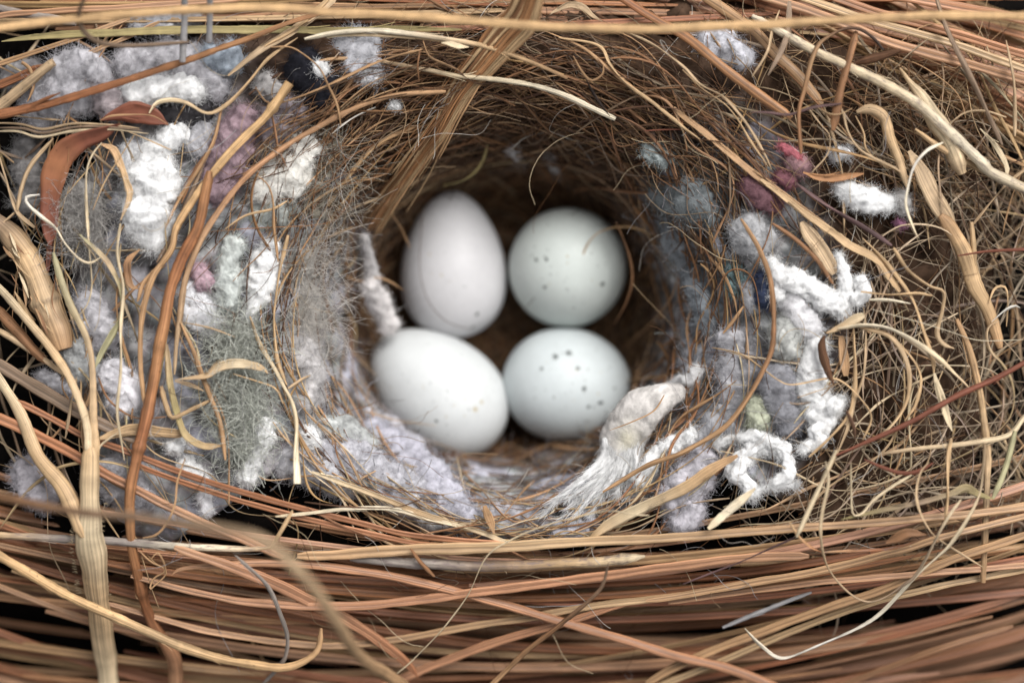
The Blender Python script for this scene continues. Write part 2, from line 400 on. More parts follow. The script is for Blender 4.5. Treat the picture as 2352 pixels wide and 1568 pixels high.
WH = (240, 238, 238); LV = (212, 206, 222); G1 = (186, 182, 190); G2 = (160, 158, 164); GG = (178, 184, 176); MV = (168, 140, 150)
CT = [
 ('lint_tuft', 'blue grey lint veil on the right cup wall level with the round egg', [(1545, 500), (1580, 560), (1600, 620)], [36, 46, 40], (150, 158, 166), -26),
 ('lint_tuft', 'slate lint veil behind the looped rootlet on the right cup wall', [(1610, 620), (1640, 690), (1640, 750)], [36, 46, 38], (136, 146, 156), -26),
 ('lint_tuft', 'pale blue grey lint veil low on the right cup wall above the cloth scrap', [(1600, 760), (1620, 820), (1610, 870)], [36, 44, 36], (166, 168, 178), -28),
 ('lint_tuft', 'grey lint sheet on the lower right wall beneath the long arc of straw', [(1680, 950), (1650, 990), (1610, 1020)], [34, 38, 30], (176, 176, 184), -16),
 ('lint_tuft', 'broad pale lilac lint mat left of the lavender cotton roll', [(720, 1030), (790, 1060), (870, 1100), (950, 1140)], [38, 46, 46, 40], (190, 188, 200), -26),
 ('lint_tuft', 'soft lilac white lint mat between the lavender roll and the bright egg', [(840, 960), (890, 990), (950, 1040)], [26, 32, 30], (196, 194, 206), -22),
 ('lint_tuft', 'flat grey lint mat at the bottom of the cup below the eggs', [(1090, 1175), (1170, 1195), (1250, 1195)], [26, 30, 26], (176, 172, 182), -24),
 ('lint_tuft', 'soft white wisp of lint trailing from the upper end of the cloth scrap', [(1535, 905), (1562, 890), (1590, 872), (1606, 850)], [20, 22, 20, 14], (224, 218, 218), 34),
 ('lint_tuft', 'dull grey lint behind the rust leaf at the left edge', [(60, 340), (75, 400), (70, 470)], [30, 40, 34], (150, 144, 142), -50),
 ('lint_tuft', 'dull grey lint under the long rust stem at the left edge', [(20, 180), (50, 170), (80, 165)], [24, 30, 26], (160, 154, 156), -40),
 ('lint_tuft', 'grey lint wad heaped behind the long rust stem at upper left', [(90, 250), (150, 205), (215, 170)], [48, 66, 52], G1, 0),
 ('lint_tuft', 'pinkish grey lint wad squeezed under the long rust stem', [(225, 190), (255, 240), (265, 262)], [26, 34, 22], (184, 164, 168), 6),
 ('lint_tuft', 'broad grey lint wad behind the lavender tuft, under the pale quills', [(290, 150), (360, 150), (440, 165), (500, 200)], [34, 48, 50, 34], G1, -18),
 ('cotton_tuft', 'lavender white cotton roll of four soft lobes below the rust stem', [(300, 212), (340, 210), (385, 205), (425, 202), (455, 212)], [26, 30, 28, 30, 20], (226, 220, 236), 18),
 ('lint_tuft', 'pale blue lint wad right of the quill ends', [(480, 135), (530, 135)], [34, 36], (160, 172, 186), -5),
 ('lint_tuft', 'light lint showing between the top straw and the olive blade', [(310, 55), (380, 48), (450, 40)], [22, 24, 18], (190, 188, 194), -30),
 ('cotton_tuft', 'large pure white cotton tuft beside the rust leaf', [(352, 350), (352, 400), (348, 455), (345, 505), (365, 555)], [34, 54, 60, 56, 26], WH, 10),
 ('cotton_tuft', 'small white tuft above the large white cotton tuft', [(380, 320), (420, 305)], [26, 24], (226, 224, 226), 4),
 ('cotton_tuft', 'small grey white tuft left of the large white cotton tuft', [(300, 345), (295, 380)], [24, 20], (206, 206, 210), 0),
 ('lint_tuft', 'mauve lint roll standing behind the golden diagonal straw', [(560, 265), (535, 320), (520, 380), (500, 445)], [30, 40, 40, 30], MV, 2),
 ('lint_tuft', 'dusky mauve lint between the golden straw and the black lint', [(620, 300), (665, 265), (700, 245)], [40, 42, 30], (158, 140, 150), -16),
 ('cotton_tuft', 'cream cotton wad right of the golden diagonal straw', [(705, 340), (670, 385), (640, 415), (605, 440)], [38, 46, 46, 34], (220, 214, 202), 2),
 ('lint_tuft', 'grey green lint below the cream cotton wad', [(660, 470), (620, 490), (590, 500)], [34, 36, 28], (172, 178, 170), -6),
 ('lint_tuft', 'black navy lint wad near the top of the cup', [(690, 150), (730, 190), (735, 230)], [38, 44, 34], (44, 44, 56), -6),
 ('cotton_tuft', 'small round white tuft set in the black lint', [(725, 158), (742, 162)], [17, 16], (236, 234, 236), 22),
 ('lint_tuft', 'white and grey flecked lint at the top left of the cup', [(800, 100), (830, 130), (850, 170)], [36, 44, 38], (196, 196, 206), -8),
 ('cotton_tuft', 'small white puff under the flecked lint at the cup top', [(838, 178), (862, 176)], [17, 15], (220, 218, 224), 12),
 ('cotton_tuft', 'tiny white puff caught on the bark strip side of the cup', [(903, 240), (910, 248)], [10, 9], (224, 224, 228), 30),
 ('lint_tuft', 'grey green lint column left of the bright white cotton plug', [(540, 560), (525, 600), (524, 650), (522, 700)], [24, 26, 28, 22], (190, 198, 192), 6),
 ('cotton_tuft', 'bright white cotton plug with a pointed lower end beside the cup', [(622, 565), (608, 610), (600, 655), (588, 690), (570, 722)], [22, 36, 36, 22, 8], WH, 16),
 ('lint_tuft', 'pink lint tuft right of the reddish twig', [(455, 620), (472, 650)], [20, 22], (192, 158, 170), 4),
 ('lint_tuft', 'pale grey lint between the twig and the green wool', [(430, 670), (455, 715), (490, 745)], [30, 42, 30], (206, 206, 212), -8),
 ('lint_tuft', 'grey lint wad below the brown curled blade on the left', [(205, 690), (220, 735), (245, 775)], [32, 42, 34], (190, 186, 194), 0),
 ('lint_tuft', 'grey lint wad pressed against the cut stalk base', [(180, 800), (195, 850)], [34, 36], (186, 188, 188), -4),
 ('cotton_tuft', 'curled whitish lint ball behind the thin upright straw', [(255, 850), (275, 880), (300, 900), (275, 930)], [30, 34, 34, 28], (212, 208, 216), 8),
 ('lint_tuft', 'flat grey lint strip beneath the fanned straws on the left', [(95, 865), (130, 885), (165, 900)], [16, 20, 18], (186, 182, 190), -4),
 ('lint_tuft', 'lavender grey lint wad at the lower left, behind the split stalk', [(60, 1080), (85, 1110), (110, 1140)], [38, 44, 34], (176, 168, 178), -10),
 ('lint_tuft', 'grey lint wad between the split stalk and the twig', [(245, 1080), (285, 1120), (330, 1150)], [36, 44, 36], (176, 172, 180), -20),
 ('cotton_tuft', 'small round white tuft right of the twig', [(396, 1018), (410, 1022)], [22, 21], (228, 226, 232), 8),
 ('cotton_tuft', 'small crumbly white tuft above the rust needles', [(425, 1065), (445, 1085), (470, 1100)], [20, 22, 16], (222, 220, 228), 0),
 ('cotton_tuft', 'little white crumb below the rust needles', [(468, 1140), (476, 1170)], [17, 14], (212, 210, 216), -6),
 ('cotton_tuft', 'slim white cotton tuft below the green wool', [(612, 972), (608, 1005), (590, 1050), (565, 1100)], [20, 22, 16, 20], (226, 226, 230), 10),
 ('lint_tuft', 'soft beige lint bulging on the left side of the cup', [(680, 800), (690, 860), (700, 920)], [40, 52, 42], (196, 190, 190), -14),
 ('cotton_tuft', 'white cotton bead at the lower left of the cup', [(706, 990), (720, 1020)], [22, 22], (232, 232, 234), 4),
 ('lint_tuft', 'pale green grey lint at the lower left of the cup', [(745, 985), (790, 1000), (840, 1030)], [34, 38, 32], (188, 192, 190), -16),
 ('lint_tuft', 'grey white lint under the pale straws at the lower left', [(660, 1060), (730, 1080), (800, 1110)], [34, 40, 34], (190, 188, 196), -14),
 ('cotton_tuft', 'long lavender cotton roll along the lower left of the cup', [(850, 990), (890, 1030), (935, 1070), (980, 1110), (1030, 1155), (1075, 1190)], [36, 44, 48, 52, 42, 28], (186, 184, 202), 0),
 ('cotton_tuft', 'slim upright white wad between the left cup wall and the eggs', [(838, 545), (846, 590), (856, 640)], [9, 13, 16], (206, 200, 200), None),
 ('cotton_tuft', 'white finger of lint touching the two left eggs', [(850, 655), (868, 690), (893, 748)], [19, 25, 21], (212, 204, 202), None),
 ('cotton_tuft', 'white cotton band below the cloth scrap', [(1465, 1105), (1500, 1065), (1545, 1025), (1590, 1000)], [19, 22, 24, 18], (232, 230, 238), 14),
 ('lint_tuft', 'lavender grey lint wad under the tan blade at lower right', [(1620, 1060), (1580, 1110), (1545, 1155)], [38, 44, 36], (196, 190, 202), 0),
 ('lint_tuft', 'lavender lint wad at the end of the tan blade', [(1590, 1170), (1560, 1205)], [34, 26], (190, 184, 196), -6),
 ('lint_tuft', 'small lavender lint above the lower needle bundle', [(1280, 1225), (1340, 1215)], [18, 20], (186, 184, 200), 0),
 ('lint_tuft', 'round grey lint ball at the right of the cup', [(1725, 520), (1740, 560)], [42, 44], (184, 184, 188), -8),
 ('cotton_tuft', 'knobbly white yarn bridge running from the arc straw to the grass', [(1772, 600), (1795, 632), (1835, 648), (1870, 668), (1905, 690), (1935, 705)], [12, 22, 25, 26, 24, 18], WH, 22),
 ('cotton_tuft', 'white yarn lobe hanging at the left end of the yarn bridge', [(1792, 650), (1788, 680)], [19, 17], (226, 226, 228), 14),
 ('cotton_tuft', 'pointed white yarn end standing up beside the tan stalk', [(1925, 585), (1938, 625), (1942, 665), (1930, 690)], [6, 13, 15, 16], WH, 26),
 ('cotton_tuft', 'little white lobe at the right end of the yarn bridge', [(1972, 645), (1985, 668), (1965, 690)], [14, 18, 16], (236, 234, 238), 20),
 ('cotton_tuft', 'white lump below the yarn bridge by the frayed grass', [(1918, 700), (1935, 722)], [16, 15], (232, 230, 232), 14),
 ('cotton_tuft', 'grey white column of lint below the yarn bridge', [(1822, 690), (1840, 725), (1858, 760)], [28, 32, 26], (206, 204, 208), 4),
 ('lint_tuft', 'grey oval lint ball left of the brown bark flake', [(1800, 755), (1808, 800)], [34, 36], (188, 190, 184), 6),
 ('cotton_tuft', 'tall white lint mass beside the brown bark flake', [(1880, 790), (1868, 840), (1866, 890), (1880, 930), (1872, 955)], [22, 30, 34, 32, 24], (226, 224, 228), 8),
 ('cotton_tuft', 'bright white bead at the lower end of the lint mass', [(1912, 928), (1920, 936)], [19, 18], (250, 248, 248), 26),
 ('cotton_tuft', 'white lint tail hooking down from the bright bead', [(1935, 915), (1905, 965), (1880, 990), (1878, 1015), (1845, 1030)], [10, 16, 20, 17, 12], (232, 230, 236), 18),
 ('lint_tuft', 'dark grey lint pocket left of the tall white lint mass', [(1790, 860), (1795, 920), (1810, 975)], [40, 46, 32], (150, 150, 160), -12),
 ('lint_tuft', 'grey lint slope on the right side of the cup', [(1690, 780), (1700, 850), (1690, 910)], [42, 50, 40], (182, 180, 188), -14),
 ('lint_tuft', 'olive green lint patch at lower right of the cup', [(1735, 930), (1742, 975)], [24, 24], (178, 182, 156), 2),
 ('cotton_tuft', 'cream cotton nugget lodged in the grass at upper right', [(1932, 432), (1965, 450), (2000, 462), (2040, 468)], [19, 26, 29, 18], (244, 238, 218), 20),
 ('lint_tuft', 'grey lint scrap right of the cream cotton nugget', [(2065, 455), (2080, 480)], [20, 18], (170, 164, 160), -4),
 ('lint_tuft', 'bright red pink lint fleck in the upper right grass', [(1795, 335), (1815, 348), (1835, 362)], [7, 10, 7], (214, 116, 128), 14),
 ('lint_tuft', 'dull rose lint below the red pink fleck', [(1820, 370), (1845, 385)], [22, 20], (170, 128, 132), 2),
 ('lint_tuft', 'wine coloured lint wad under the tan straws at right', [(1720, 420), (1750, 445), (1780, 470)], [24, 32, 24], (128, 88, 96), -2),
 ('lint_tuft', 'crimson lint shred beside the wine coloured wad', [(1790, 405), (1815, 420)], [15, 15], (138, 86, 96), 2),
 ('lint_tuft', 'magenta lint speck at the far right of the grass', [(2062, 512), (2074, 518)], [7, 6], (160, 104, 136), 4),
 ('lint_tuft', 'pale teal lint tuft on the upper right cup wall', [(1490, 338), (1515, 352), (1535, 368)], [22, 27, 20], (176, 192, 190), 6),
 ('lint_tuft', 'slate grey lint wall at the upper right of the cup', [(1530, 430), (1590, 440), (1640, 480)], [50, 60, 46], (122, 132, 136), -30),
 ('lint_tuft', 'teal lint patch left of the navy lint', [(1688, 620), (1696, 665)], [26, 26], (112, 140, 142), -10),
 ('lint_tuft', 'navy blue lint patch beneath the white yarn bridge', [(1752, 640), (1760, 690)], [22, 24], (72, 84, 116), -6),
 ('lint_tuft', 'pale grey lint strip right of the teal patch', [(1720, 660), (1728, 710)], [18, 20], (178, 178, 186), -4),
 ('lint_tuft', 'white lint tuft deep in the upper cup wall', [(1180, 330), (1195, 360)], [24, 26], (196, 190, 190), 6),
 ('lint_tuft', 'faint grey lint tuft deep in the cup behind the round egg', [(1265, 350), (1290, 390)], [20, 24], (180, 172, 170), 4),
 ('lint_tuft', 'white lint under the top straw at upper right', [(1620, 95), (1670, 110), (1710, 135)], [28, 34, 28], (200, 200, 212), -20),
 ('cotton_tuft', 'white lint crumb deep among the upper right stems', [(1915, 355), (1945, 350)], [16, 15], (220, 218, 224), -16),
 ('lint_tuft', 'blackish lint below the curvy cream root', [(385, 265), (430, 270), (470, 250)], [26, 30, 24], (66, 62, 66), -6),
 ('lint_tuft', 'grey white lint right of the curvy cream root', [(470, 300), (450, 340)], [26, 24], (196, 194, 202), -4),
 ('lint_tuft', 'grey lint below the bundle of diagonal straws near the top', [(610, 190), (640, 215)], [28, 26], (170, 164, 162), -10),
]
for (nm, lb, pts, rad, c, lf) in CT:
    rad = [r * 1.1 for r in rad]
    ln = sum(math.dist(pts[i], pts[i + 1]) for i in range(len(pts) - 1)) + 2 * max(rad)
    big = ln * sum(rad) / len(rad)
    kw = dict(z=np.linspace(-250, -330, len(pts))) if lf is None else dict(lift=lf + (14 if pts[0][0] > 1700 else 0))
    tuft(nm, lb, pts, rad, c, fibres=int(min(5200, 300 + big * .26)), flen=15 + .3 * max(rad), curl=.75, along=.0 if nm == 'lint_tuft' else .6, **kw)

def wool(label, pts, rad, colr, N, flen, curl, lift=0, fr=.8, under=None):
    pts = np.asarray(pts, float)
    q, s = spline(np.column_stack([pts, H(pts[:, 0] - 1176, 784 - pts[:, 1]) + lift, rad]), 6)
    k = rng.integers(0, len(q), N); c = W(q[k, 0], q[k, 1], q[k, 2])
    dv = rng.normal(0, 1, (N, 3)) * [1, 1, .6]; dv = unit(dv) * rng.uniform(.1, 1, (N, 1)) ** .6 * q[k, 3:4]
    P = walk(c + dv, rng.normal(0, 1, (N, 3)) * [1, 1, .3], 14, flen / 14 * rng.uniform(.6, 1.4, N), curl, bias=None)
    cl = np.clip(dull(lin(colr), .7)[None] * 1.05 * rng.uniform(.75, 1.25, (N, 1)), 0, .9)
    mb = MB(); mb.tubes(P, fr * rng.uniform(.6, 1.3, (N, 1)), cl, 'tri', ref=rng.normal(0, 1, (N, 1, 3)))
    if under is not None: wad(mb, pts, np.asarray(rad) * .85, colr, lift=lift - under, fibres=600, flen=40)
    return tag(mb.build('wool_tuft', M_FIBRE), label, 'wool')
wool('tangled grey green wool on the left of the cup', [(545, 740), (545, 820), (545, 900), (550, 970), (565, 1040)], [40, 52, 52, 48, 32], (200, 203, 190), 2600, 120, .40, -2, .55, under=18)
wool('brown grey hair wad behind the white arched straw at left', [(190, 440), (190, 510), (200, 580)], [46, 56, 46], (178, 172, 166), 800, 110, .30, -6, .5, under=26)
wool('pale beige hair fuzz lining the left rim of the cup', [(690, 560), (680, 640), (690, 720), (700, 800)], [44, 54, 52, 46], (206, 198, 188), 1100, 150, .2, -8, .38, under=22)
wool('grey hair fuzz across the upper left rim of the cup', [(770, 330), (740, 400), (720, 480)], [40, 46, 40], (180, 170, 150), 450, 150, .2, -8, .38, under=24)

# lint that carpets the wall and the rim of the cup
def carpet():
    nr, na = 90, 440
    rr = np.linspace(.5, 2.35, nr)[:, None]; aa = np.linspace(-math.pi, math.pi, na, endpoint=False)[None]
    X = CX + CA * rr * np.cos(aa); Y = CY + CB * rr * np.sin(aa)
    Z = H(X, Y)
    v = np.stack([X, Y, Z], -1).reshape(-1, 3)
    n1 = fract(v, 1 / 55.0, 3); n2 = fract(v + 700, 1 / 110.0, 2)
    v[:, 2] += 22 * n1 + 26 * n2 - 14 - 34 * np.clip((rr - 1.35) / .6, 0, 1).repeat(na, 1).ravel()
    A = np.degrees(np.arctan2(Y - CY, X - CX)).ravel(); Rr = np.broadcast_to(rr, X.shape).ravel()
    # lint lies on the left, the bottom and the right; the top wall and the cup floor are bare fibre
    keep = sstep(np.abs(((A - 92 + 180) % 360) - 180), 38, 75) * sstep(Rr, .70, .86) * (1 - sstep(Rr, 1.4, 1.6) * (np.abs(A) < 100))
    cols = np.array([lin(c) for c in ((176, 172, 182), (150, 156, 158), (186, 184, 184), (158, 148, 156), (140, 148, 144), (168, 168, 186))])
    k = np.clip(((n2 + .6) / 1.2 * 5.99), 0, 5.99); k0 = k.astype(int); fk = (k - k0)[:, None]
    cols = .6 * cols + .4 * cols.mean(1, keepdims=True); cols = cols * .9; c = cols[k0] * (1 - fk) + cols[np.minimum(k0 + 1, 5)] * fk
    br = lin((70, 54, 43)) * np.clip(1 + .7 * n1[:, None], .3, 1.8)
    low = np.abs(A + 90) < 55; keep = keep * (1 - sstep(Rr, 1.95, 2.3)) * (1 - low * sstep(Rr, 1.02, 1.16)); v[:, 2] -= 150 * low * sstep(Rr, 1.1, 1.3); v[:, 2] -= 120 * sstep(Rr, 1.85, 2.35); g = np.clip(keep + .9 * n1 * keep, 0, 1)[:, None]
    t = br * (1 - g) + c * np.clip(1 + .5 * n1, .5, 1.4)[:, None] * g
    i = np.arange(nr * na).reshape(nr, na); j = np.roll(i, -1, 1)
    f = np.stack([i[:-1], i[1:], j[1:], j[:-1]], -1).reshape(-1, 4)
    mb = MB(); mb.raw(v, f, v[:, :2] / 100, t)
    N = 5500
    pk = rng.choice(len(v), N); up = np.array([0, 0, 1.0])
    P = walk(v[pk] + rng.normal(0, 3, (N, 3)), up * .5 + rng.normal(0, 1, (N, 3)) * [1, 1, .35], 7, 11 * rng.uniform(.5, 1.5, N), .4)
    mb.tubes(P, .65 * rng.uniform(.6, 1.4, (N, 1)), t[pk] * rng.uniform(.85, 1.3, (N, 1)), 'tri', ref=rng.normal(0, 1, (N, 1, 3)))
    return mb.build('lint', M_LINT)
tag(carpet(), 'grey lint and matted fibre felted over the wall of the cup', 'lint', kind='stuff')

# ------------------------------------------------------------------ traced strands
TILE = {0: (0, 0), 1: (784, 0), 2: (1568, 0), 3: (0, 523), 4: (784, 523), 5: (1568, 523), 6: (0, 1046), 7: (784, 1046), 8: (1568, 1046)}
CAT = {'grass_strand': 'grass', 'pine_needle': 'pine needle', 'straw': 'straw', 'rootlet': 'rootlet', 'straw_strip': 'straw strip', 'twig': 'twig', 'stalk': 'stalk', 'hair': 'hair', 'quill': 'quill', 'tendril': 'tendril'}
KIND = {'grass_strand': ('flat', M_ROOT), 'pine_needle': ('needle', M_NEEDLE), 'straw': ('round', M_STRAW), 'rootlet': ('flat', M_ROOT), 'straw_strip': ('blade', M_BLADE),
        'twig': ('round', M_STRAW), 'stalk': ('round', M_STRAW), 'hair': ('thin', M_FIBRE), 'quill': ('round', M_FIBRE), 'tendril': ('thin', M_ROOT)}

def parse(s):
    """'t:x,y x,y | t:x,y' -> photograph positions (three per unit inside a tile; 'g' is already in units)"""
    out = []
    for seg in s.split('|'):
        t, p = seg.strip().split(':')
        for xy in p.split():
            x, y = map(float, xy.split(','))
            q = (x, y) if t == 'g' else (TILE[int(t)][0] + x / 3, TILE[int(t)][1] + y / 3)
            if not out or xy != p.split()[0] or math.dist(out[-1], q) > 20: out.append(q)
    return np.array(out)

def strand_path(pts, width, lift, z=None, stiff=.5, wob=1.0, step=10):
    n = len(pts)
    wv = np.interp(np.linspace(0, 1, n), np.linspace(0, 1, len(width)), width) if hasattr(width, '__len__') else np.full(n, float(width))
    lv = np.interp(np.linspace(0, 1, n), np.linspace(0, 1, len(lift)), lift) if hasattr(lift, '__len__') else np.full(n, float(lift))
    zv = np.interp(np.linspace(0, 1, n), np.linspace(0, 1, len(z)), z) if z is not None else np.zeros(n)
    q, s = spline(np.column_stack([pts, lv, zv, wv]), step)
    if z is None:
        zz = H(q[:, 0] - 1176, 784 - q[:, 1])
        m = max(1, int(len(q) * stiff / 2)); ker = np.ones(2 * m + 1) / (2 * m + 1)
        zz = np.maximum(np.convolve(np.pad(zz, m, mode='edge'), ker, 'valid'), zz * .35 + .65 * np.convolve(np.pad(zz, m, mode='edge'), ker, 'valid')) + q[:, 2]
    else: zz = q[:, 3]
    ph = rng.uniform(0, 6.28, 4)
    a = wob * (np.sin(s / 47 + ph[0]) + .6 * np.sin(s / 19 + ph[1])); b = wob * (np.sin(s / 41 + ph[2]) + .6 * np.sin(s / 23 + ph[3]))
    p = W(q[:, 0] + a * .5, q[:, 1] + b * .5, zz)
    k = (CAM_D - zz) / CAM_D
    r = q[:, 4] / 2 * k * (1 + .05 * np.sin(s / 31 + ph[1]) + .04 * np.sin(s / 13 + ph[3]))
    return p, r, s

def strand(mb, pts, width, colr, lift=20, kind='straw', z=None, prof=None, tip=(.6, .5), stiff=.5, wob=1.0, twist=None, node=None, vary=.08):
    p, r, s = strand_path(pts, width, np.asarray(lift, float) + 12, z, stiff, wob)
    n = len(p); L = s[-1]; e = 22.0
    r = r * (tip[0] + (1 - tip[0]) * sstep(s, 0, e)) * (tip[1] + (1 - tip[1]) * sstep(L - s, 0, e))
    c = np.asarray(colr, float)
    if c.ndim == 2:
        c = np.stack([np.interp(np.linspace(0, 1, n), np.linspace(0, 1, len(c)), c[:, i]) for i in range(3)], 1)
    else: c = np.tile(c, (n, 1))
    c = c * (1 + vary * np.sin(s / 90 + rng.uniform(0, 6)))[:, None]
    if kind in ('straw', 'straw_strip', 'rootlet', 'stalk', 'twig'):
        o1 = rng.uniform(0, 999); nz = np.array([mnoise.fractal(Vector((o1 + x / 26, 0, 0)), .6, 2.0, 3) for x in s]); nw = np.array([mnoise.fractal(Vector((o1 + x / 15, 9, 0)), .6, 2.0, 2) for x in s])
        c = c * np.clip(1 + .22 * nz, .55, 1.2)[:, None]; r = r * np.clip(1 + .16 * min(1, 7 / r.mean()) * nw, .75, 1.25)
    if node:
        for f in node:
            g = np.exp(-((s - f * L) / 9.0) ** 2); r = r * (1 + .28 * g); c = c * (1 - .3 * np.exp(-((s - f * L - 6) / 6.0) ** 2))[:, None]
    tw = rng.normal(0, .12) + rng.normal(0, .25) * np.sin(s / max(200, L) * 3 + rng.uniform(0, 6)) if twist is None else np.interp(s / L, np.linspace(0, 1, len(twist)), twist)
    if kind == 'rootlet' and twist is None: tw = rng.uniform(0, 3.1) + 1.2 * np.sin(s / rng.uniform(50, 90) + rng.uniform(0, 6)) + s / rng.uniform(150, 500)
    mb.tubes(p[None], r[None], c[None], prof or KIND[kind][0], twist=np.asarray(tw)[None] * np.ones((1, n)))
    if kind in ('straw', 'straw_strip', 'stalk') and L > 120 and prof != 'tri' and wob < 1.5 and r.max() > 4:
        for _ in range(int(2 + L / 130)):      # slivers of sheath peeling off the stem
            k0 = rng.integers(2, max(3, n - 8)); k1 = min(n - 1, k0 + rng.integers(3, 8)); m = k1 - k0 + 1
            if m < 4: continue
            T_ = unit(np.gradient(p[k0:k1 + 1], axis=0)); sd_ = unit(np.cross(T_, [0, 0, 1.0])) * rng.choice([-1, 1])
            lift_ = np.linspace(0, 1, m)[:, None] ** 2 * rng.uniform(0, 9)
            q_ = p[k0:k1 + 1] + sd_ * (r[k0:k1 + 1, None] * rng.uniform(.2, .95) + lift_) + np.array([0, 0, 1.0]) * (r[k0:k1 + 1, None] * .5 + lift_ * .5)
            mb.tubes(q_[None], (rng.uniform(.7, 1.8) * np.linspace(1, .35, m))[None], c[k0:k1 + 1][None] * rng.choice([.55, .8, 1.25]), 'flat', cap=False)

def colour(k):
    if isinstance(k, str):
        ks = k.split('>'); return CO[ks[0]] if len(ks) == 1 else np.array([CO[x] for x in ks])
    return k

def T(name, label, wd, colr, lift, path, **kw):
    """one traced strand; widths are in thirds of a unit, as in the tiles"""
    mat = kw.pop('mat', None) or KIND[name][1]; grp = kw.pop('group', None)
    th = 3 if name != 'rootlet' else 2.85
    wd = [x / th for x in wd] if hasattr(wd, '__len__') else wd / th
    mb = MB(); strand(mb, parse(path), wd, colour(colr), lift, name, **kw)
    return tag(mb.build(name, mat), label, CAT[name], grp)

# --- top
T('straw', 'long pale straw stretched in front across the whole top edge', 62, 'gold', 0,
  'g:-60,70 0,63 167,44 333,30 500,20 667,20 784,30 951,37 1117,51 1284,63 1451,67 1568,64 1801,54 2001,42 2201,36 2352,38 2420,40', z=[230, 250, 240, 260, 240, 220], prof='convex')
T('pine_needle', 'tan needle just above the long pale straw at upper left', 44, 'pinktan', 40, '0:-60,125 100,95 600,65 1100,35 1500,5 1700,-20')
T('twig', 'grey brown stick poking in at the top left corner', 58, 'grey', 30, '0:-60,40 0,58 150,95 330,125 520,165', mat=M_MOTT)
T('straw_strip', 'flat olive yellow blade with stripes below the long pale straw', [10, 50, 56, 58, 52, 44, 20], 'olive', 46,
  '0:10,285 200,262 400,245 900,222 1400,207 2000,207 2351,212|1:400,198 830,205', stiff=.8)
T('tendril', 'dark hooked tendril curling over the straws at top left', [26, 34, 36, 36, 34, 26], 'greybrown', 0,
  '0:610,-60 565,30 545,90 560,190 640,270 760,305 1000,312 1300,290', z=[330, 260, 200, 160, 110])
for lb, p in (('left pale grey quill hanging over the olive blade', '0:1272,-40 1270,150 1258,425'), ('right pale grey quill with a brown open end', '0:1447,-40 1445,120 1440,285')):
    o = T('quill', lb, 46, 'lgrey', 0, p, z=[170, 120, 90], tip=(1, 1), wob=.3)
    e = MB(); q = parse(p)[-1]; c = W(q[0], q[1] + 1, 90)
    e.tubes(np.array([[c + [0, 2, 0], c + [0, -3, 0]]]), np.array([[5.5, 4.2]]), CO['brown'], 'round')
    e.build('open_end', M_STRAW, o, origin=c)
T('straw', 'long rust brown stem slanting across the lint at upper left', [62, 66, 54, 46, 40, 34], 'rust>rust>bark>brown', 78,
  '0:-60,800 0,787 250,735 330,720 600,640 1000,510 1300,415 1500,340 1750,250 2080,130 2351,60', prof='convex', stiff=.9)
T('straw', 'short split spur rising from the rust brown stem', [34, 30, 10], 'rust', 86, '0:180,765 260,712 340,672 415,640')
T('straw', 'thick broken beige stem at the upper left edge', [80, 80, 72, 66], 'beige', 62, '0:-60,775 0,730 150,610 290,490 370,430', tip=(1, .9))
T('tendril', 'small crooked golden stem beside the broken beige stem', [38, 26, 24, 18], 'tan', 60, '0:150,432 200,470 235,560 220,640 190,700')
T('pine_needle', 'thin tan needle crossing behind the olive blade at left', 36, 'tan', 28, '0:-40,455 300,340 600,235 900,130')
T('pine_needle', 'reddish needle stub at the left edge near the top', 62, 'rust', 14, '0:-40,600 120,535 300,455')
T('pine_needle', 'second thin tan needle under the dark hooked tendril', 30, 'tan', 20, '0:460,440 700,330 900,245 1100,150')
T('straw_strip', 'wide tan straw strip slanting up to the top edge near the black lint', [20, 46, 60, 66, 60], 'beige', 46, '0:1570,520 1800,345 2050,190 2250,30 2330,-40')
T('straw', 'narrow tan straw alongside the wide slanting strip', [20, 34, 36], 'straw', 50, '0:1820,320 2020,205 2200,60 2290,-40')
T('rootlet', 'cream curvy root ending above the white cotton', [34, 32, 30, 26, 22], 'cream>straw>straw', 44, '0:1030,782 1080,712 1180,690 1290,710 1400,772 1480,768 1600,690 1720,560 1860,395 2050,260')
for k, (wd, p, lb) in enumerate((
    ([14, 20, 22, 18, 10], '0:-30,850 150,858 300,892 500,852 700,858 960,885', 'upper wavy grey straw in the bundle at the left edge'),
    ([14, 22, 24, 18, 8], '0:-30,905 120,903 280,945 500,905 750,890 1020,920', 'lowest wavy grey straw in the bundle at the left edge'),
    ([14, 20, 20, 16, 8], '0:-30,880 160,885 300,918 520,878 720,872 980,898', 'middle wavy grey straw in the bundle at the left edge'))):
    T('straw', lb, wd, ['beige', 'cream', 'greybrown'][k], 40 + 4 * k, p)
T('rootlet', 'short pale straw above the wavy bundle at left', 18, 'beige', 40, '0:-30,815 100,800 260,815 420,828')
T('rootlet', 'thin drooping straw arching over the black lint', [20, 22, 20, 14], 'tan', 52, '0:1870,325 2000,325 2100,380 2200,470 2260,590 2320,720 2350,870')
T('rootlet', 'thin straw looping from the black lint toward the cup top', [14, 22, 24, 22, 18], 'tan', 40, '0:1760,600 1850,712 2000,690 2200,612 2351,545|1:200,450 400,382 560,338')
T('rootlet', 'thin dark straw hanging below the looping straw', [18, 18, 14], 'brown', 36, '0:1850,712 1890,870 1920,1020 1975,1155')
T('straw', 'golden diagonal straw passing the mauve lint then bending down', [66, 60, 58, 52, 46, 40, 34, 30], 'gold>gold>tan>tan', 50,
  '0:1995,570 1850,780 1700,930 1500,1150 1330,1380 1215,1568|3:1180,150 1060,330 995,520 970,700 965,900 990,1150 1010,1260', tip=(1, .6), node=(.08,))
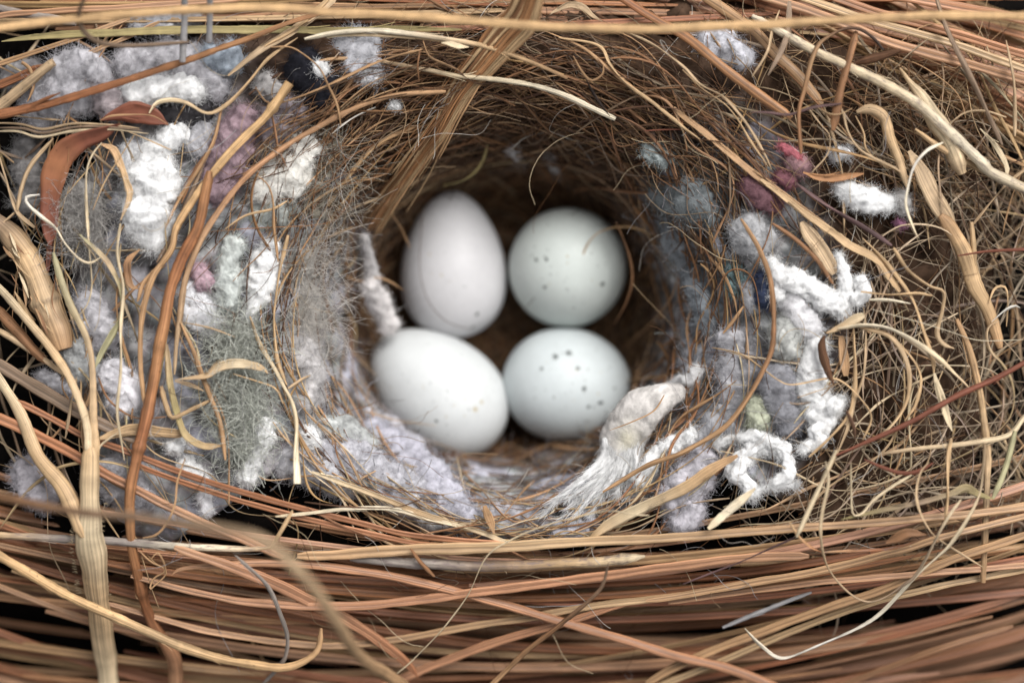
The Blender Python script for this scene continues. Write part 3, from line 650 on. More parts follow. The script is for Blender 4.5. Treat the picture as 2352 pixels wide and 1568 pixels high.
T('straw', 'long pinkish straw arching round the left side of the cup', [34, 36, 38, 42, 46, 44, 24], 'tan>pinktan>beige', 40,
  '1:720,630 400,655 200,705 0,790|0:2150,900 1950,1020 1750,1170 1600,1330 1430,1568|3:1340,180 1280,350 1240,600 1215,800 1200,1010', stiff=.25)
T('straw', 'thin straw left of the golden diagonal straw', [18, 26, 24, 22], 'tan', 30, '0:1535,720 1480,950 1400,1110 1250,1350 1140,1568')
T('straw', 'short brown straw beside the large white cotton tuft', [24, 30, 26], 'brown', 26, '0:1480,980 1380,1130 1300,1280 1250,1400')
T('straw', 'dull straw crossing behind the golden diagonal straw', [24, 40, 44, 30], 'greybrown', 20, '0:1400,1140 1320,1330 1230,1560|3:1080,240')
T('rootlet', 'cream loop hanging beside the rust leaf', [16, 22, 24, 22, 18, 14], 'cream', 46, '0:700,985 640,1060 602,1160 592,1300 605,1568|3:612,150 628,300 630,420 600,530 545,605')
T('rootlet', 'tan branching root reaching the left edge, main arm', [30, 40, 36, 22], 'beige', 40, '0:115,1450 150,1290 220,1130 370,950')
T('rootlet', 'tan root arm dropping left of the branching root', [26, 30, 34], 'beige', 36, '0:-20,1030 40,1230 110,1450 240,1568')
T('rootlet', 'short root arm running off the left edge', [30, 26], 'beige', 34, '0:115,1455 40,1520 -40,1580')
T('rootlet', 'white arched straw at left over the brown hair wad', [22, 28, 28, 24, 20, 14], 'white>pale>cream', 66, '0:275,1343 180,1362 200,1420 290,1500 380,1568|3:450,110 540,212 620,245 695,205')
T('straw_strip', 'curled tan blade beside the large white cotton tuft', [26, 52, 50, 44, 46, 14], 'tan>straw>beige', 44, '0:700,995 780,1030 830,1130 870,1240 892,1350 830,1520')
T('rootlet', 'thin tan thread crossing the brown hair wad', 14, 'straw', 46, '0:930,918 830,1080 730,1240 640,1450')
T('rootlet', 'thin thread running right from the wavy straw bundle', [16, 10], 'beige', 44, '0:880,905 1000,955 1100,1000 1180,1035')
T('rootlet', 'thin tan straw dropping past the bright white cotton plug', [14, 24, 24, 20], 'tan', 46, '0:1765,1205 1850,1280 1882,1400 1888,1568|3:1915,235')
T('rootlet', 'thin straw leaning over the grey green lint', 18, 'straw', 40, '0:1550,1580 1700,1482 1880,1440 1980,1385')
# --- top of the cup
T('straw', 'pale cream stem curving from the olive blade to behind the bark strip', [30, 34, 38, 36, 32, 22], 'pale>pale>straw>tan', 70,
  '0:2100,270 2250,235|1:0,222 200,212 400,225 700,265 950,312 1150,372 1350,445 1560,540', stiff=.7)
T('straw', 'thin cream stem just under the pale cream stem', [22, 24, 18], 'cream>straw', 60, '1:-100,260 0,243 300,248 580,268 800,300')
T('straw', 'bright cream straw ending in a cut tip over the upper right cup', [22, 28, 32, 34, 36, 42, 40], 'tan>beige>cream>pale>pale', 0,
  '0:2200,420|1:0,405 200,415 500,465 780,520 1000,540 1280,580 1500,645 1700,730 1885,818', z=[10, 0, 10, 20, 10, -20], tip=(.6, .9))
T('rootlet', 'thin looped rootlet between the two cream stems', [14, 24, 24, 18], 'tan', 54, '1:560,270 590,370 630,410 700,440 810,485')
T('rootlet', 'brown thread hanging from the cream stem at the cup top', [16, 18, 12], 'brown', 40, '1:545,330 525,450 535,560')
T('straw_strip', 'small pale curl of husk on the cream stem', [10, 40, 44, 10], 'cream', 78, '1:690,295 740,300 810,320 880,325')
T('rootlet', 'tan straw stub poking from behind the bark strip', [22, 26, 20], 'straw', 0, '1:900,640 980,660 1065,690', z=[-60, -70, -80])
T('rootlet', 'knobbed tan stub hanging in the upper cup', [16, 20, 40], 'tan', 0, '1:885,680 880,765 960,755 1020,745', z=[-110, -130, -130])
T('rootlet', 'brown straw continuing past the cream stem to the right', [26, 28, 24], 'brown', 20, '1:1540,520 1700,585 1900,700 2110,850')
T('rootlet', 'tan straw along the upper right rim of the cup', [16, 26, 28, 26], 'tan', 34, '1:1400,215 1650,320 1800,440 1950,560 2100,680 2351,860')
T('rootlet', 'pale forked straw bending along the upper right rim', [14, 24, 24, 22], 'straw', 42, '1:1500,260 1770,315 1850,440 1960,575 2150,710 2351,875|2:120,960')
T('rootlet', 'double thin straw sweeping down at right of the rim', [18, 26, 22, 22, 16], 'beige', 40, '1:1990,235 2150,310 2351,455|2:120,580 280,670 400,800 490,930 560,1060 612,1172')
T('rootlet', 'thin twin of the sweeping double straw', [12, 16, 16, 12], 'straw', 44, '1:2351,480|2:130,610 290,720 390,840 460,960 545,1080 590,1150')
T('rootlet', 'blackened straw across the upper right rim', [18, 26, 14], 'black', 30, '1:1690,555 1760,680 1850,800')
T('rootlet', 'tan kinked rootlet hanging over the upper right rim', [14, 20, 16], 'tan', 50, '1:1600,390 1650,480 1720,555 1800,510 1805,440')
T('straw_strip', 'crumpled pale husk under the top straw right of the bark strip', [16, 44, 52, 30, 10], 'beige', 40, '1:1440,95 1560,40 1660,50 1730,110 1800,150')
T('pine_needle', 'long red brown needle running down right from the top edge', [58, 66, 68, 66, 60], 'rust>bark>bark', 40, '1:1880,-50 2100,95 2351,240|2:200,400 400,560 600,705 750,815', stiff=.9, prof='convex')
T('straw', 'golden arc of straw on the upper left wall of the cup', [18, 30, 32, 26], 'gold>tan', 14, '1:-90,1420 0,1290 150,1090 300,960 540,860')
T('rootlet', 'white thread straw on the upper left wall of the cup', [12, 20, 18], 'white', 24, '1:-70,930 0,868 100,800 235,738')
T('rootlet', 'short red brown thread on the upper right wall of the cup', 11, 'red', 36, '1:2090,902 2200,895 2400,890')
T('rootlet', 'pale blurred rootlet descending the right cup wall', [18, 24, 20], 'beige', 8, '1:1960,1150 2060,1250 2200,1380 2351,1500')
T('straw', 'brown stem descending the right cup wall', [30, 42, 40], 'brown', 2, '1:1900,1080 1980,1200 2060,1370 2160,1600')
T('rootlet', 'thin grey tan root looping in the cup behind the eggs', [12, 18, 16], 'olive', 0, '1:960,840 1010,960 960,1130 850,1240 700,1280', z=[-200, -260, -300])
# --- upper right
T('pine_needle', 'wide tan needle crossing from the top edge to the right edge', 66, 'pinktan', 44, '2:500,-40 900,85 1200,205 1500,315 1900,425 2420,570', stiff=.9)
T('pine_needle', 'pale striped needle just above the wide tan needle', 56, 'straw', 26, '2:760,-40 1200,115 1700,255 2000,350 2420,500', stiff=.9)
T('pine_needle', 'pinkish needle high in the upper right bundle', 62, 'pink', 10, '2:1000,-30 1400,105 1900,240 2420,400', stiff=.9)
T('pine_needle', 'topmost pink needle at the upper right corner', 70, 'pink', 0, '2:1400,-40 1900,50 2420,150', stiff=.9)
T('pine_needle', 'tan needle dropping steeply from the top behind the dark stems', 72, 'tan', 14, '2:120,-40 350,110 500,220 650,380 800,520 960,720', prof='convex')
T('straw', 'knobby cream stem, mottled grey, running to a swollen joint at right', [50, 62, 66, 70, 74, 82, 76, 70], 'pale>cream>cream>pale>cream', 66,
  '2:480,110 640,200 740,260 900,350 1080,430 1250,510 1450,610 1650,740 1850,920 2050,1110 2120,1185 2250,1250 2420,1330', mat=M_MOTT, node=(.83, .55), stiff=.9)
T('stalk', 'thick pale stalk tapering under the knobby cream stem', [22, 40, 90, 120, 130, 118], 'straw>cream>cream>beige', 30, '2:1490,470 1560,570 1640,670 1720,790 1830,950 1930,1200', wob=3)
T('stalk', 'bent grey tan hollow stalk at upper right', [46, 74, 78, 70, 62, 40], 'beige>straw>beige', 40, '2:1200,775 1290,755 1380,805 1425,950 1490,1100 1550,1290', wob=2)
T('straw', 'upright brown stem in front of the bent hollow stalk', [44, 58, 60, 62, 54], 'brown', 62, '2:1195,215 1150,400 1092,600 1062,750 1035,900', prof='convex')
T('tendril', 'brown stem with a dark hooked top at upper right', [26, 22, 22, 26, 36, 34, 34, 28], 'black>dbrown>tan>brown>brown', 74, '2:1385,345 1320,270 1220,205 1100,205 970,275 925,330 880,450 840,620 800,790 815,1060')
T('straw_strip', 'thin forked grey brown blade at the top right of the rim', [40, 40, 36, 18], 'greybrown', 74, '2:735,10 725,200 680,350 590,520')
T('rootlet', 'slender pale blade left of the forked grey brown blade', [14, 24, 22, 12], 'beige', 70, '2:665,70 620,200 588,350 480,530')
T('rootlet', 'dark purple stem lying across the upper right grass', [24, 22, 18, 12], 'purple', 72, '2:1095,712 900,742 740,790 600,775 470,770')
T('rootlet', 'white arched straw at right beside the cream cotton nugget', [22, 32, 34, 32, 26, 20], 'pale>white>pale>cream', 74, '2:1795,982 1680,1040 1590,1150 1550,1300 1540,1420 1590,1568|5:1625,70')
T('straw_strip', 'short pointed pale blade at the right edge', [14, 40, 42, 26], 'cream', 40, '2:2050,885 2150,1000 2230,1140 2232,1230')
T('rootlet', 'thin arched thread above the swollen joint', 15, 'beige', 70, '2:1840,850 1950,777 2080,765 2230,810')
T('straw_strip', 'tan blade running down along the right rim of the cup', [30, 44, 48, 50, 46], 'tan', 32, '2:-60,740 0,800 150,915 300,1040 500,1205 700,1350 900,1500 1040,1600')
T('straw_strip', 'wider tan blade below the red pink fleck', [30, 62, 60], 'straw', 38, '2:540,1235 800,1440 1030,1600|5:1150,120 1340,222 1420,330 1495,440', twist=[.1, -.1, .3, .7])
T('straw_strip', 'flat red brown blade above the cream cotton nugget', [20, 48, 50, 20], 'bark', 44, '2:830,1190 950,1230 1100,1222 1250,1195')
T('rootlet', 'kinked rootlet dropping to the cream cotton nugget', [20, 24, 22, 14], 'beige', 60, '2:1090,740 1110,790 1140,900 1200,1010 1290,1080 1450,1150 1510,1195')
T('rootlet', 'second kinked rootlet near the bent hollow stalk', [14, 20, 16], 'straw', 56, '2:1190,800 1250,920 1262,1020 1340,1110 1420,1160')
T('rootlet', 'angular thread left of the upright brown stem', [14, 16, 14], 'beige', 52, '2:855,735 960,870 1012,935 1000,1060 890,1190')
T('rootlet', 'small looped thread crossing the upright brown stem', 14, 'straw', 76, '2:930,745 1010,785 1090,785 1170,745')
T('rootlet', 'dark purple root bundle passing under the cream cotton nugget', [20, 36, 40, 34], 'purple', 44, '2:780,1260 870,1330 1000,1420 1150,1510 1270,1580|5:1440,120')
T('straw_strip', 'broad grey tan blade standing right of the white arched straw', [50, 110, 124, 110], 'beige', 22, '2:1560,1040 1640,1180 1720,1340 1860,1580', twist=[.3, .2, .1])
T('straw', 'tan stem slanting under the swollen joint', [30, 50, 46], 'straw', 34, '2:1600,890 1750,1000 1960,1120 2120,1200')
T('rootlet', 'pale vertical stem near the upper right corner', [14, 32, 34, 28], 'beige', 90, '2:2230,280 2260,430 2285,620 2290,940')
T('rootlet', 'grey slanting stem behind the vertical one at upper right', [30, 44, 40, 30], 'greybrown', 70, '2:1740,-40 1800,150 1880,330 1980,520 2090,760 2200,1000')
T('twig', 'short dark broken twig under the wide tan needle', [40, 66, 50], 'dbrown', 50, '2:1180,440 1330,400 1500,345', mat=M_BARK)
# --- left middle
def cut_stalk():
    mb = MB(); strand(mb, parse('3:-40,-60 80,60 175,180 250,330 320,520 395,710 435,840'), [x / 3 for x in (120, 165, 180, 190, 195, 175)], colour('greybrown>straw>beige>tan'), 26, 'stalk', prof='convex', wob=.8, tip=(.9, .9), node=(.66,), twist=[0, 0])
    root = tag(mb.build('stalk', M_BLADE), 'thick cut tan stalk standing at the left edge', 'stalk')
    for k in range(16):
        t = rng.uniform(0, 1); c0 = np.array([20 + 330 * t, 110 + 560 * t]); o = rng.uniform(-75, 75); d = np.array([.45, .9])
        a = TILE[3] + (c0 + np.array([.9, -.45]) * o) / 3; L = rng.uniform(25, 75); bnd = rng.normal(0, 7, 2)
        b = MB(); strand(b, np.array([a - d * L * .5, a + bnd * .3, a + d * L * .5 + bnd]), rng.uniform(3, 9), CO[['straw', 'tan', 'brown', 'cream'][k % 4]], [48, 52, 58], 'straw_strip', tip=(.3, .2), wob=.8)
        b.build('splinter', M_BLADE, root, origin=np.array(root.location) / S)
cut_stalk()
T('pine_needle', 'red brown needle hidden beside the thick cut stalk', 40, 'red', 16, '3:380,-20 345,130 330,300')
T('straw_strip', 'greenish blade curving down through the lint at left', [12, 38, 40, 34, 30, 60, 46, 14], 'green>beige>green>green>green', 52, '3:550,45 680,170 760,270 832,430 832,600 775,725 705,850 655,970', twist=[.2, .4, .8, 1.0, .6, .2])
T('rootlet', 'thin upright cream straw in front of the lint balls', [22, 26, 26, 22, 18], 'cream', 60, '0:830,1540|3:820,0 808,170 848,400 832,700 832,1000 808,1250 830,1450 855,1600')
T('straw_strip', 'small brown curled blade above the grey lint wad', [14, 48, 50, 40, 10], 'tan>brown>tan', 40, '3:965,150 885,225 880,320 905,400 970,420')
T('rootlet', 'side branch forking from the golden diagonal straw', [34, 34, 24], 'tan', 46, '3:1090,265 990,380 945,510')
T('straw_strip', 'arched striped tan blade over the green wool', [20, 44, 60, 62, 58, 36, 14], 'beige>straw>cream>straw', 70, '3:1205,1050 1420,1020 1500,962 1620,935 1750,952 1830,985 1845,1005', twist=[1.1, .6, .1, 0, .1, .8])
T('straw_strip', 'short straw under the arched striped blade', [16, 32, 10], 'beige', 50, '3:1205,1055 1310,1080 1405,1125')
T('straw_strip', 'olive tan blade hooking right below the arched blade', [34, 46, 48, 46, 50, 30], 'beige>olive>straw', 44, '3:1150,800 1170,1050 1210,1250 1275,1420 1400,1500 1530,1500')
T('straw', 'tan straw descending through the green wool', [20, 34, 36, 36, 28], 'tan', 50, '3:1245,650 1330,840 1400,1040 1462,1200 1520,1350 1555,1600')
T('straw', 'yellow forked straw piece in front of the green wool', [46, 30, 24], 'straw', 48, '3:1110,1090 1150,1240 1190,1310 1300,1260 1460,1180')
T('rootlet', 'cream root running down the left rim and ending in a cut', [26, 34, 42, 56, 62, 60], 'straw>cream>cream>pale', 44, '3:1720,610 1790,800 1880,950 1950,1080 2010,1200 2040,1350 2042,1568|6:2050,195', prof='flat', tip=(.7, .9))
T('rootlet', 'tan straw joining the cream root from above', [28, 30, 28, 30], 'straw', 40, '3:1985,50 1925,300 1892,550 1892,750 1912,900 1975,1080')
T('rootlet', 'small side root pointing toward the cup', [26, 20, 16], 'beige', 40, '3:1985,1105 2100,1032 2240,1000')
T('rootlet', 'thin thread crossing below the bright white cotton plug', [8, 14, 14], 'beige', 50, '3:1240,648 1450,690 1625,752')
T('rootlet', 'thin thread curving over the lower green wool', 15, 'straw', 50, '3:1610,1005 1780,1060 1900,1110 1948,1210')
T('rootlet', 'reddish thread arching between the lint ball and the twig', 15, 'brown', 46, '3:680,1030 740,1170 850,1270 960,1312 1140,1300')
T('straw_strip', 'flat tan blade lying behind the reddish twig', [40, 80, 84, 60], 'straw', 30, '3:690,1450 900,1390 1100,1405 1290,1420')
T('rootlet', 'pale hooked straw right of the split stalk', [14, 34, 24], 'cream', 56, '3:670,1568 690,1500 745,1455 810,1410')
T('pine_needle', 'dark striped straw slanting in from the left edge', [80, 92, 86, 70], 'greybrown', 22, '3:-60,910 0,945 250,1100 540,1270 800,1400 1010,1480')
T('pine_needle', 'broad rust needle slanting below the lint at lower left', [72, 76, 72, 66, 60, 56, 50], 'orange>rust>pinktan>pink', 44,
  '3:-60,1285 0,1312 250,1430 500,1555|6:700,110 870,200 1100,320 1400,460 1700,590 1950,700', stiff=.9)
T('pine_needle', 'rust needle passing under the twig toward the lower rim', [46, 48, 46, 44, 42, 40], 'rust>rust>orange', 34, '3:100,1190 350,1310 560,1425|6:760,-70 1050,42 1350,150 1700,262 2000,340 2351,432|7:400,530 800,582 1120,605', stiff=.8)
T('pine_needle', 'lower of two rust needles along the lower left rim', [36, 42, 42, 40, 32], 'rust>orange', 26, '6:900,40 1050,108 1400,230 1900,380 2351,490|7:450,592 780,625', stiff=.8)
for lb, p, wd, cc in (('lower straw of the fan at the left edge', '3:-40,690 150,800 300,900 430,1010', [50, 52, 30], 'beige'),
                      ('straw of the fan between the stalk and the split straw', '3:100,440 190,600 290,790', [20, 40, 26], 'straw'),
                      ('dark straw behind the fan at the left edge', '3:-40,540 100,690 220,830 330,930', [70, 80, 60], 'brown')):
    T('straw', lb, wd, cc, 30, p)

# forked stalk: one plant with its arms
def forked_stalk():
    mb = MB(); strand(mb, parse('6:620,-60 622,150 618,350 615,560 650,800 690,1100 720,1350 755,1640'), [120 / 3, 130 / 3, 150 / 3, 200 / 3, 185 / 3, 160 / 3, 155 / 3, 150 / 3], colour('straw>cream>straw>cream'), 62, 'stalk', wob=2, prof='convex', twist=[0, 0])
    root = tag(mb.build('stalk', M_BLADE), 'pale split grass stalk rising at lower left with three straw arms', 'stalk')
    for p, wd, cc, lf in (('3:368,175 420,350 480,520 570,700 620,850 640,1000 645,1250 655,1500|6:640,60', [34, 54, 52, 44, 44, 50, 62, 80], 'green>beige>straw', 60),
                          ('3:-60,360 0,425 200,650 350,830 470,1020 560,1230 610,1400 615,1568', [50, 62, 60, 58, 64, 70], 'cream>straw>cream', 64),
                          ('3:-60,960 0,1050 150,1300 260,1568|6:420,200 520,400 580,560', [60, 74, 90, 110, 120, 110], 'cream>straw>straw', 58)):
        b = MB(); strand(b, parse(p), [x / 3 for x in wd], colour(cc), lf, 'stalk', wob=1.5, prof='convex', stiff=.6)
        b.build('arm', M_BLADE, root, origin=np.array(root.location) / S)
    b = MB(); N = 150; q, s = spline(parse('6:600,330 560,600 580,760 620,960'), 4)
    k = rng.integers(0, len(q), N); sdn = rng.choice([-1, 1], N)
    c = W(q[k, 0] + sdn * 28 + 10, q[k, 1], H(q[k, 0] - 1176, 784 - q[k, 1]) + 58)
    b.tubes(walk(c, np.stack([sdn, rng.normal(0, .3, N), rng.normal(0, .3, N)], -1), 4, 3.2 * rng.uniform(.6, 1.4, N), .15), .5, CO['cream'], 'tri')
    b.build('bristles', M_FIBRE, root, origin=np.array(root.location) / S)['kind'] = 'stuff'
forked_stalk()

# the reddish twig with its knots
def twig():
    mb = MB(); pth = parse('0:1440,1180 1420,1300 1360,1568|3:1330,0 1240,250 1170,450 1120,700 1085,900 1045,1150 995,1350 945,1568|6:905,200 897,500 930,750 980,950 1050,1150 1130,1270 1200,1400 1205,1620')
    strand(mb, pth, [x * .29 for x in (70, 86, 92, 92, 88, 96, 90, 80, 78, 88, 108, 120)], colour('bark>rust>bark>rust>bark>rust>pinktan'), 60, 'twig', node=(.53, .8), wob=2, stiff=.35)
    root = tag(mb.build('twig', M_STRAW), 'reddish brown twig standing from the lower left up past the cup', 'twig')
    for p, r in (('3:1045,1060', 9), ('3:1042,1130', 8), ('6:955,955', 10)):
        q = parse(p)[0]; c = W(q[0], q[1], H(q[0] - 1176, 784 - q[1]) + 60 + 14)
        a = np.linspace(0, 2 * math.pi, 15)
        ring = c + np.stack([np.cos(a) * r * .62, np.sin(a) * r, np.sin(a * 2) * 1.0], -1)
        b = MB(); b.tubes(ring[None], np.full((1, 15), 2.6), CO['tan'], 'thin')
        b.tubes(np.array([[c + [0, 0, -6], c + [0, 0, 1.2]]]), np.array([[r * .6, r * .4]]), CO['brown'], 'round')
        b.build('knot', M_STRAW, root, origin=c)
twig()

# rust leaf, curled
def leaf():
    mb = MB()
    strand(mb, parse('0:830,850 700,915 560,965 450,1050 380,1180 350,1330 345,1568|3:345,120'), [20 / 3, 120 / 3, 150 / 3, 165 / 3, 170 / 3, 150 / 3, 110 / 3, 40 / 3], colour('leaf>leaf>rust>leaf>leaf'), 44, 'straw_strip', twist=[.9, .6, .2, -.1, .0, .2], wob=2)
    root = tag(mb.build('dry_leaf', M_LEAF), 'curled rust red leaf strip hanging at upper left', 'leaf')
    b = MB(); strand(b, parse('0:690,830 800,790 930,770 1050,800 1160,860'), [20 / 3, 90 / 3, 150 / 3, 120 / 3, 20 / 3], colour('leaf>red>leaf'), 34, 'straw_strip', twist=[-.4, -.2, 0], wob=1)
    b.build('folded_tip', M_LEAF, root, origin=np.array(root.location) / S)
    b = MB(); strand(b, parse('0:690,832 760,800 900,790 1050,800 1165,862'), [8 / 3, 16 / 3, 16 / 3, 8 / 3], colour('tan'), 48, 'rootlet', wob=.4)
    b.build('leaf_edge', M_ROOT, root, origin=np.array(root.location) / S)
leaf()

# bark strip over the cup
def bark_strip():
    mb = MB()
    base = parse('1:1310,-60 1240,130 1120,260 960,450 810,640 670,900 560,1050 420,1240 310,1390 190,1568')
    wid = np.array([225, 250, 255, 215, 175, 135, 112, 105, 120, 130]) / 3
    dirv = np.array([.83, .56])
    nst = 19
    strand(mb, base[:-2], [72, 78, 80, 66, 54, 42, 34, 26], colour('tan>bark>tan'), 0, 'straw', z=list(np.linspace(140, -230, 8)), prof='blade', twist=[0, .05], wob=2)
    for k in range(nst):
        f = (k / (nst - 1) - .5) * .86
        fan = 1 + np.linspace(0, .9, len(base)) ** 3 * .9
        pts = base + dirv * (f * wid * fan)[:, None] + rng.normal(0, 1.1, base.shape)
        i0 = 0; i1 = len(base) if abs(f) < .3 or k % 3 else rng.integers(6, 10)
        zz = np.linspace(150, -250, len(base))[i0:i1] + 26 * (.25 - f * f) * 2 + rng.normal(0, 5)
        cc = CO[['bark', 'tan', 'bark', 'straw', 'straw', 'brown'][rng.integers(6)]] * rng.uniform(.9, 1.25)
        taper = np.linspace(1, .55, len(base))[i0:i1]
        strand(mb, pts[i0:i1], wid[i0:i1] / nst * 2.1 * rng.uniform(.75, 1.3) * taper, cc, 0, 'straw', z=list(zz), prof='convex', wob=1.6, tip=(.8, .3), twist=[rng.normal(0, .5), rng.normal(0, .5)])
    for k in range(46):      # frayed fibres of its lower end and edges
        t0 = rng.uniform(.35, .9); i = int(t0 * (len(base) - 1)); off = rng.uniform(-.6, .5) * wid[i]
        st = base[i] + dirv * off; en = base[min(len(base) - 1, i + rng.integers(2, 4))] + dirv * off * rng.uniform(1, 2.0) + rng.normal(0, 9, 2)
        mid = (st + en) / 2 + rng.normal(0, 5, 2); zb = np.interp(t0, [0, 1], [150, -240])
        strand(mb, np.array([st, mid, en]), rng.uniform(1.5, 4.5), CO[['bark', 'tan', 'brown', 'straw'][rng.integers(4)]], 0, 'rootlet', z=[zb + 4, zb - 30, zb - 75], prof='thin', wob=1.2, tip=(.6, .3))
    tag(mb.build('bark_strip', M_BARK), 'brown fibrous bark strip leaning from the top edge into the cup', 'bark strip')
bark_strip()

# cloth scrap with a frayed end
def cloth():
    mb = MB()
    pts = np.array([(1560, 902), (1535, 908), (1505, 922), (1470, 945), (1442, 985), (1424, 1028), (1410, 1056)])
    rd = np.array([22, 32, 44, 54, 58, 54, 44]); zc = np.array([-110, -100, -95, -100, -112, -128, -140])
    wad(mb, pts, rd, (208, 200, 193), z=zc, fibres=900, flen=12, along=1.0, curl=.5, lump=.10, fr=.3)
    n0 = len(mb.v[0]); vv = mb.v[0]; k2 = CAM_D / (CAM_D - vv[:, 2]); gx = vv[:, 0] * k2 + 1176; gy = 784 - vv[:, 1] * k2
    g = np.exp(-((gx - 1442) / 24) ** 2 - ((gy - 1010) / 34) ** 2)[:, None]
    weave = (1 + .07 * np.sin((gx * .5 + gy * .87) * 1.3) * np.sin((gx * .87 - gy * .5) * 1.3))[:, None]
    mb.t[0] = (mb.t[0] * (1 - g * .7) + np.array((.62, .58, .43)) * g * .7) * weave
    root = tag(mb.build('cloth_scrap', M_LINT), 'pale frayed cloth scrap folded against the spotted egg', 'cloth')
    b = MB()
    for k, (ex, ey) in enumerate(((1262, 1168), (1284, 1142), (1292, 1186), (1318, 1136), (1330, 1172), (1350, 1130), (1366, 1164), (1386, 1128), (1402, 1156), (1422, 1120), (1444, 1128), (1462, 1092))):
        t = k / 11; sx, sy = 1388 + 74 * t, 1046 + 12 * math.sin(t * 5)
        mid = np.array([sx * .55 + ex * .45 + 9 * (1 - t), sy * .5 + ey * .5 - 8]) + rng.normal(0, 3, 2)
        wad(b, [(sx + 6, sy - 34), (sx, sy), mid, (ex, ey)], [11, 9, 5.5, 1.2], (236, 232, 232), z=[-100, -92, -74, -52 + 12 * math.sin(k * 2.2)], fibres=300, flen=44, along=5, curl=.1, lump=.22, fr=.4, fuzz=.06)
        for _ in range(4):
            o = rng.normal(0, 5, 2); strand(b, np.array([mid + o, mid * .4 + np.array([ex, ey]) * .6 + o * 1.5, np.array([ex, ey]) + o * 2.2 + rng.normal(0, 5, 2)]), rng.uniform(1.4, 2.6), np.array((.8, .78, .79)), 0, 'rootlet', z=[-76, -62, -46], prof='thin', tip=(.6, .3))
    b.build('fringe', M_FIBRE, root, origin=np.array(root.location) / S)
cloth()

# white frayed yarn knot at lower right
def yarn_knot():
    mb = MB()
    bands = (([(1800, 1032), (1762, 1018), (1722, 1026), (1698, 1052), (1692, 1085), (1704, 1112), (1724, 1130)], 30, 14),
             ([(1690, 1012), (1740, 1008), (1785, 1022), (1808, 1052), (1810, 1085), (1790, 1108)], 26, 18),
             ([(1724, 1126), (1748, 1116), (1778, 1112), (1826, 1120)], 12, 16), ([(1640, 1018), (1690, 1014), (1740, 1020)], 26, 6), ([(1712, 1060), (1735, 1040), (1770, 1036)], 18, 8))
    for ctrl, wdt, lf in bands:
        ctrl = np.array(ctrl, float) + rng.normal(0, 5, (len(ctrl), 2))
        wad(mb, ctrl, wdt * .52 * rng.uniform(.65, 1.35, len(ctrl)), (244, 242, 247), lift=lf + 10, fibres=1100, flen=26, along=2.4, curl=.3, lump=.42)
    tag(mb.build('yarn_knot', M_LINT), 'unravelled white yarn knot at the lower right of the cup', 'yarn')
yarn_knot()

# --- right middle
T('straw', 'long brown arc of straw along the right rim of the cup', [24, 34, 36, 34, 36, 34, 26], 'tan>brown>tan>tan', 66, '5:400,-60 440,0 530,150 600,330 625,550 620,800 560,970 430,1200 280,1380 0,1545|7:2150,50 1950,160 1800,250', stiff=.25)
T('rootlet', 'thin straw curving down inside the right rim', [18, 26, 22, 14], 'tan', 18, '5:0,30 150,160 280,320 350,480 372,580')
T('rootlet', 'small looped rootlet over the teal lint', 15, 'brown', 26, '5:230,430 310,305 400,290 480,350 522,500 530,650 485,735')
T('rootlet', 'short brown straw piece inside the right rim', 26, 'tan', 24, '5:280,725 350,640 420,540')
T('straw_strip', 'grey tan ribbed blade above the white yarn', [60, 104, 110, 90], 'beige', 30, '5:820,-40 870,40 950,150 1045,320')
T('straw', 'brown stem running down to the pointed yarn end', [28, 32, 28], 'brown', 40, '5:620,-30 800,100 930,230 1035,385')
T('rootlet', 'long rootlet sweeping down past the frayed bundle', [24, 32, 30, 26], 'straw', 40, '5:1240,70 1400,240 1560,450 1640,640 1720,900 1730,1000')
T('rootlet', 'crooked tan rootlet with two sharp bends at right', [30, 36, 38, 36, 34, 22], 'straw>beige', 54, '5:1450,140 1560,300 1700,400 1800,440 1790,560 1752,720 1790,800 1870,832')
T('rootlet', 'dark red stem tip poking in at the right edge', [14, 22, 24], 'red', 70, '5:1895,190 2100,165 2420,145')
T('straw', 'long red brown stem slanting across the lower right grass', [26, 38, 40, 40, 38, 30, 14], 'red', 78, '5:2420,895 2351,930 2150,1040 1900,1155 1600,1320 1300,1462 1030,1580', stiff=.9)
T('straw_strip', 'frayed striped grass end left of the root arcs', [60, 70, 50, 20], 'cream>straw', 60, '5:1250,600 1180,630 1090,680 990,725')
T('rootlet', 'cream root arc sweeping right from the frayed end', [22, 40, 42, 40, 36, 26], 'cream>pale>cream>beige', 66, '5:1070,695 1250,672 1450,702 1700,850 1880,1010 1990,1120')
T('rootlet', 'round tan root arc curling below the cream arc', [22, 36, 36, 36, 32, 20], 'straw>beige>straw>cream', 58, '5:1220,685 1420,742 1520,870 1562,1030 1540,1200 1420,1380 1230,1510')
T('rootlet', 'inner root arc right of the round tan arc', [20, 28, 26, 16], 'straw', 52, '5:1500,800 1600,930 1642,1060 1605,1220 1530,1330')
T('rootlet', 'short pale straw right of the yarn bridge', [22, 30, 28], 'pale', 56, '5:1285,498 1420,500 1570,522')
T('rootlet', 'thin straw above the short pale straw', 20, 'straw', 52, '5:1230,440 1420,462 1610,452 1720,470')
T('rootlet', 'white curl at the right edge', [10, 26, 24, 10], 'white', 72, '5:2130,650 2220,572 2285,540 2325,552')
T('rootlet', 'looped rootlet at the right edge below the white curl', [12, 20, 20, 14], 'beige', 54, '5:2180,640 2110,680 2095,760 2130,860 2200,930')
T('rootlet', 'round loop of rootlet at the far right', [14, 18, 18, 14], 'straw', 54, '5:2110,520 2150,420 2220,410 2240,500 2230,680')
T("twig", 'dark brown flaky bark piece on the white lint mass', [30, 60, 64, 50, 14], 'dbrown', 62, '5:985,740 965,800 975,890 1005,985 1050,1080', mat=M_BARK, prof='convex', wob=4)
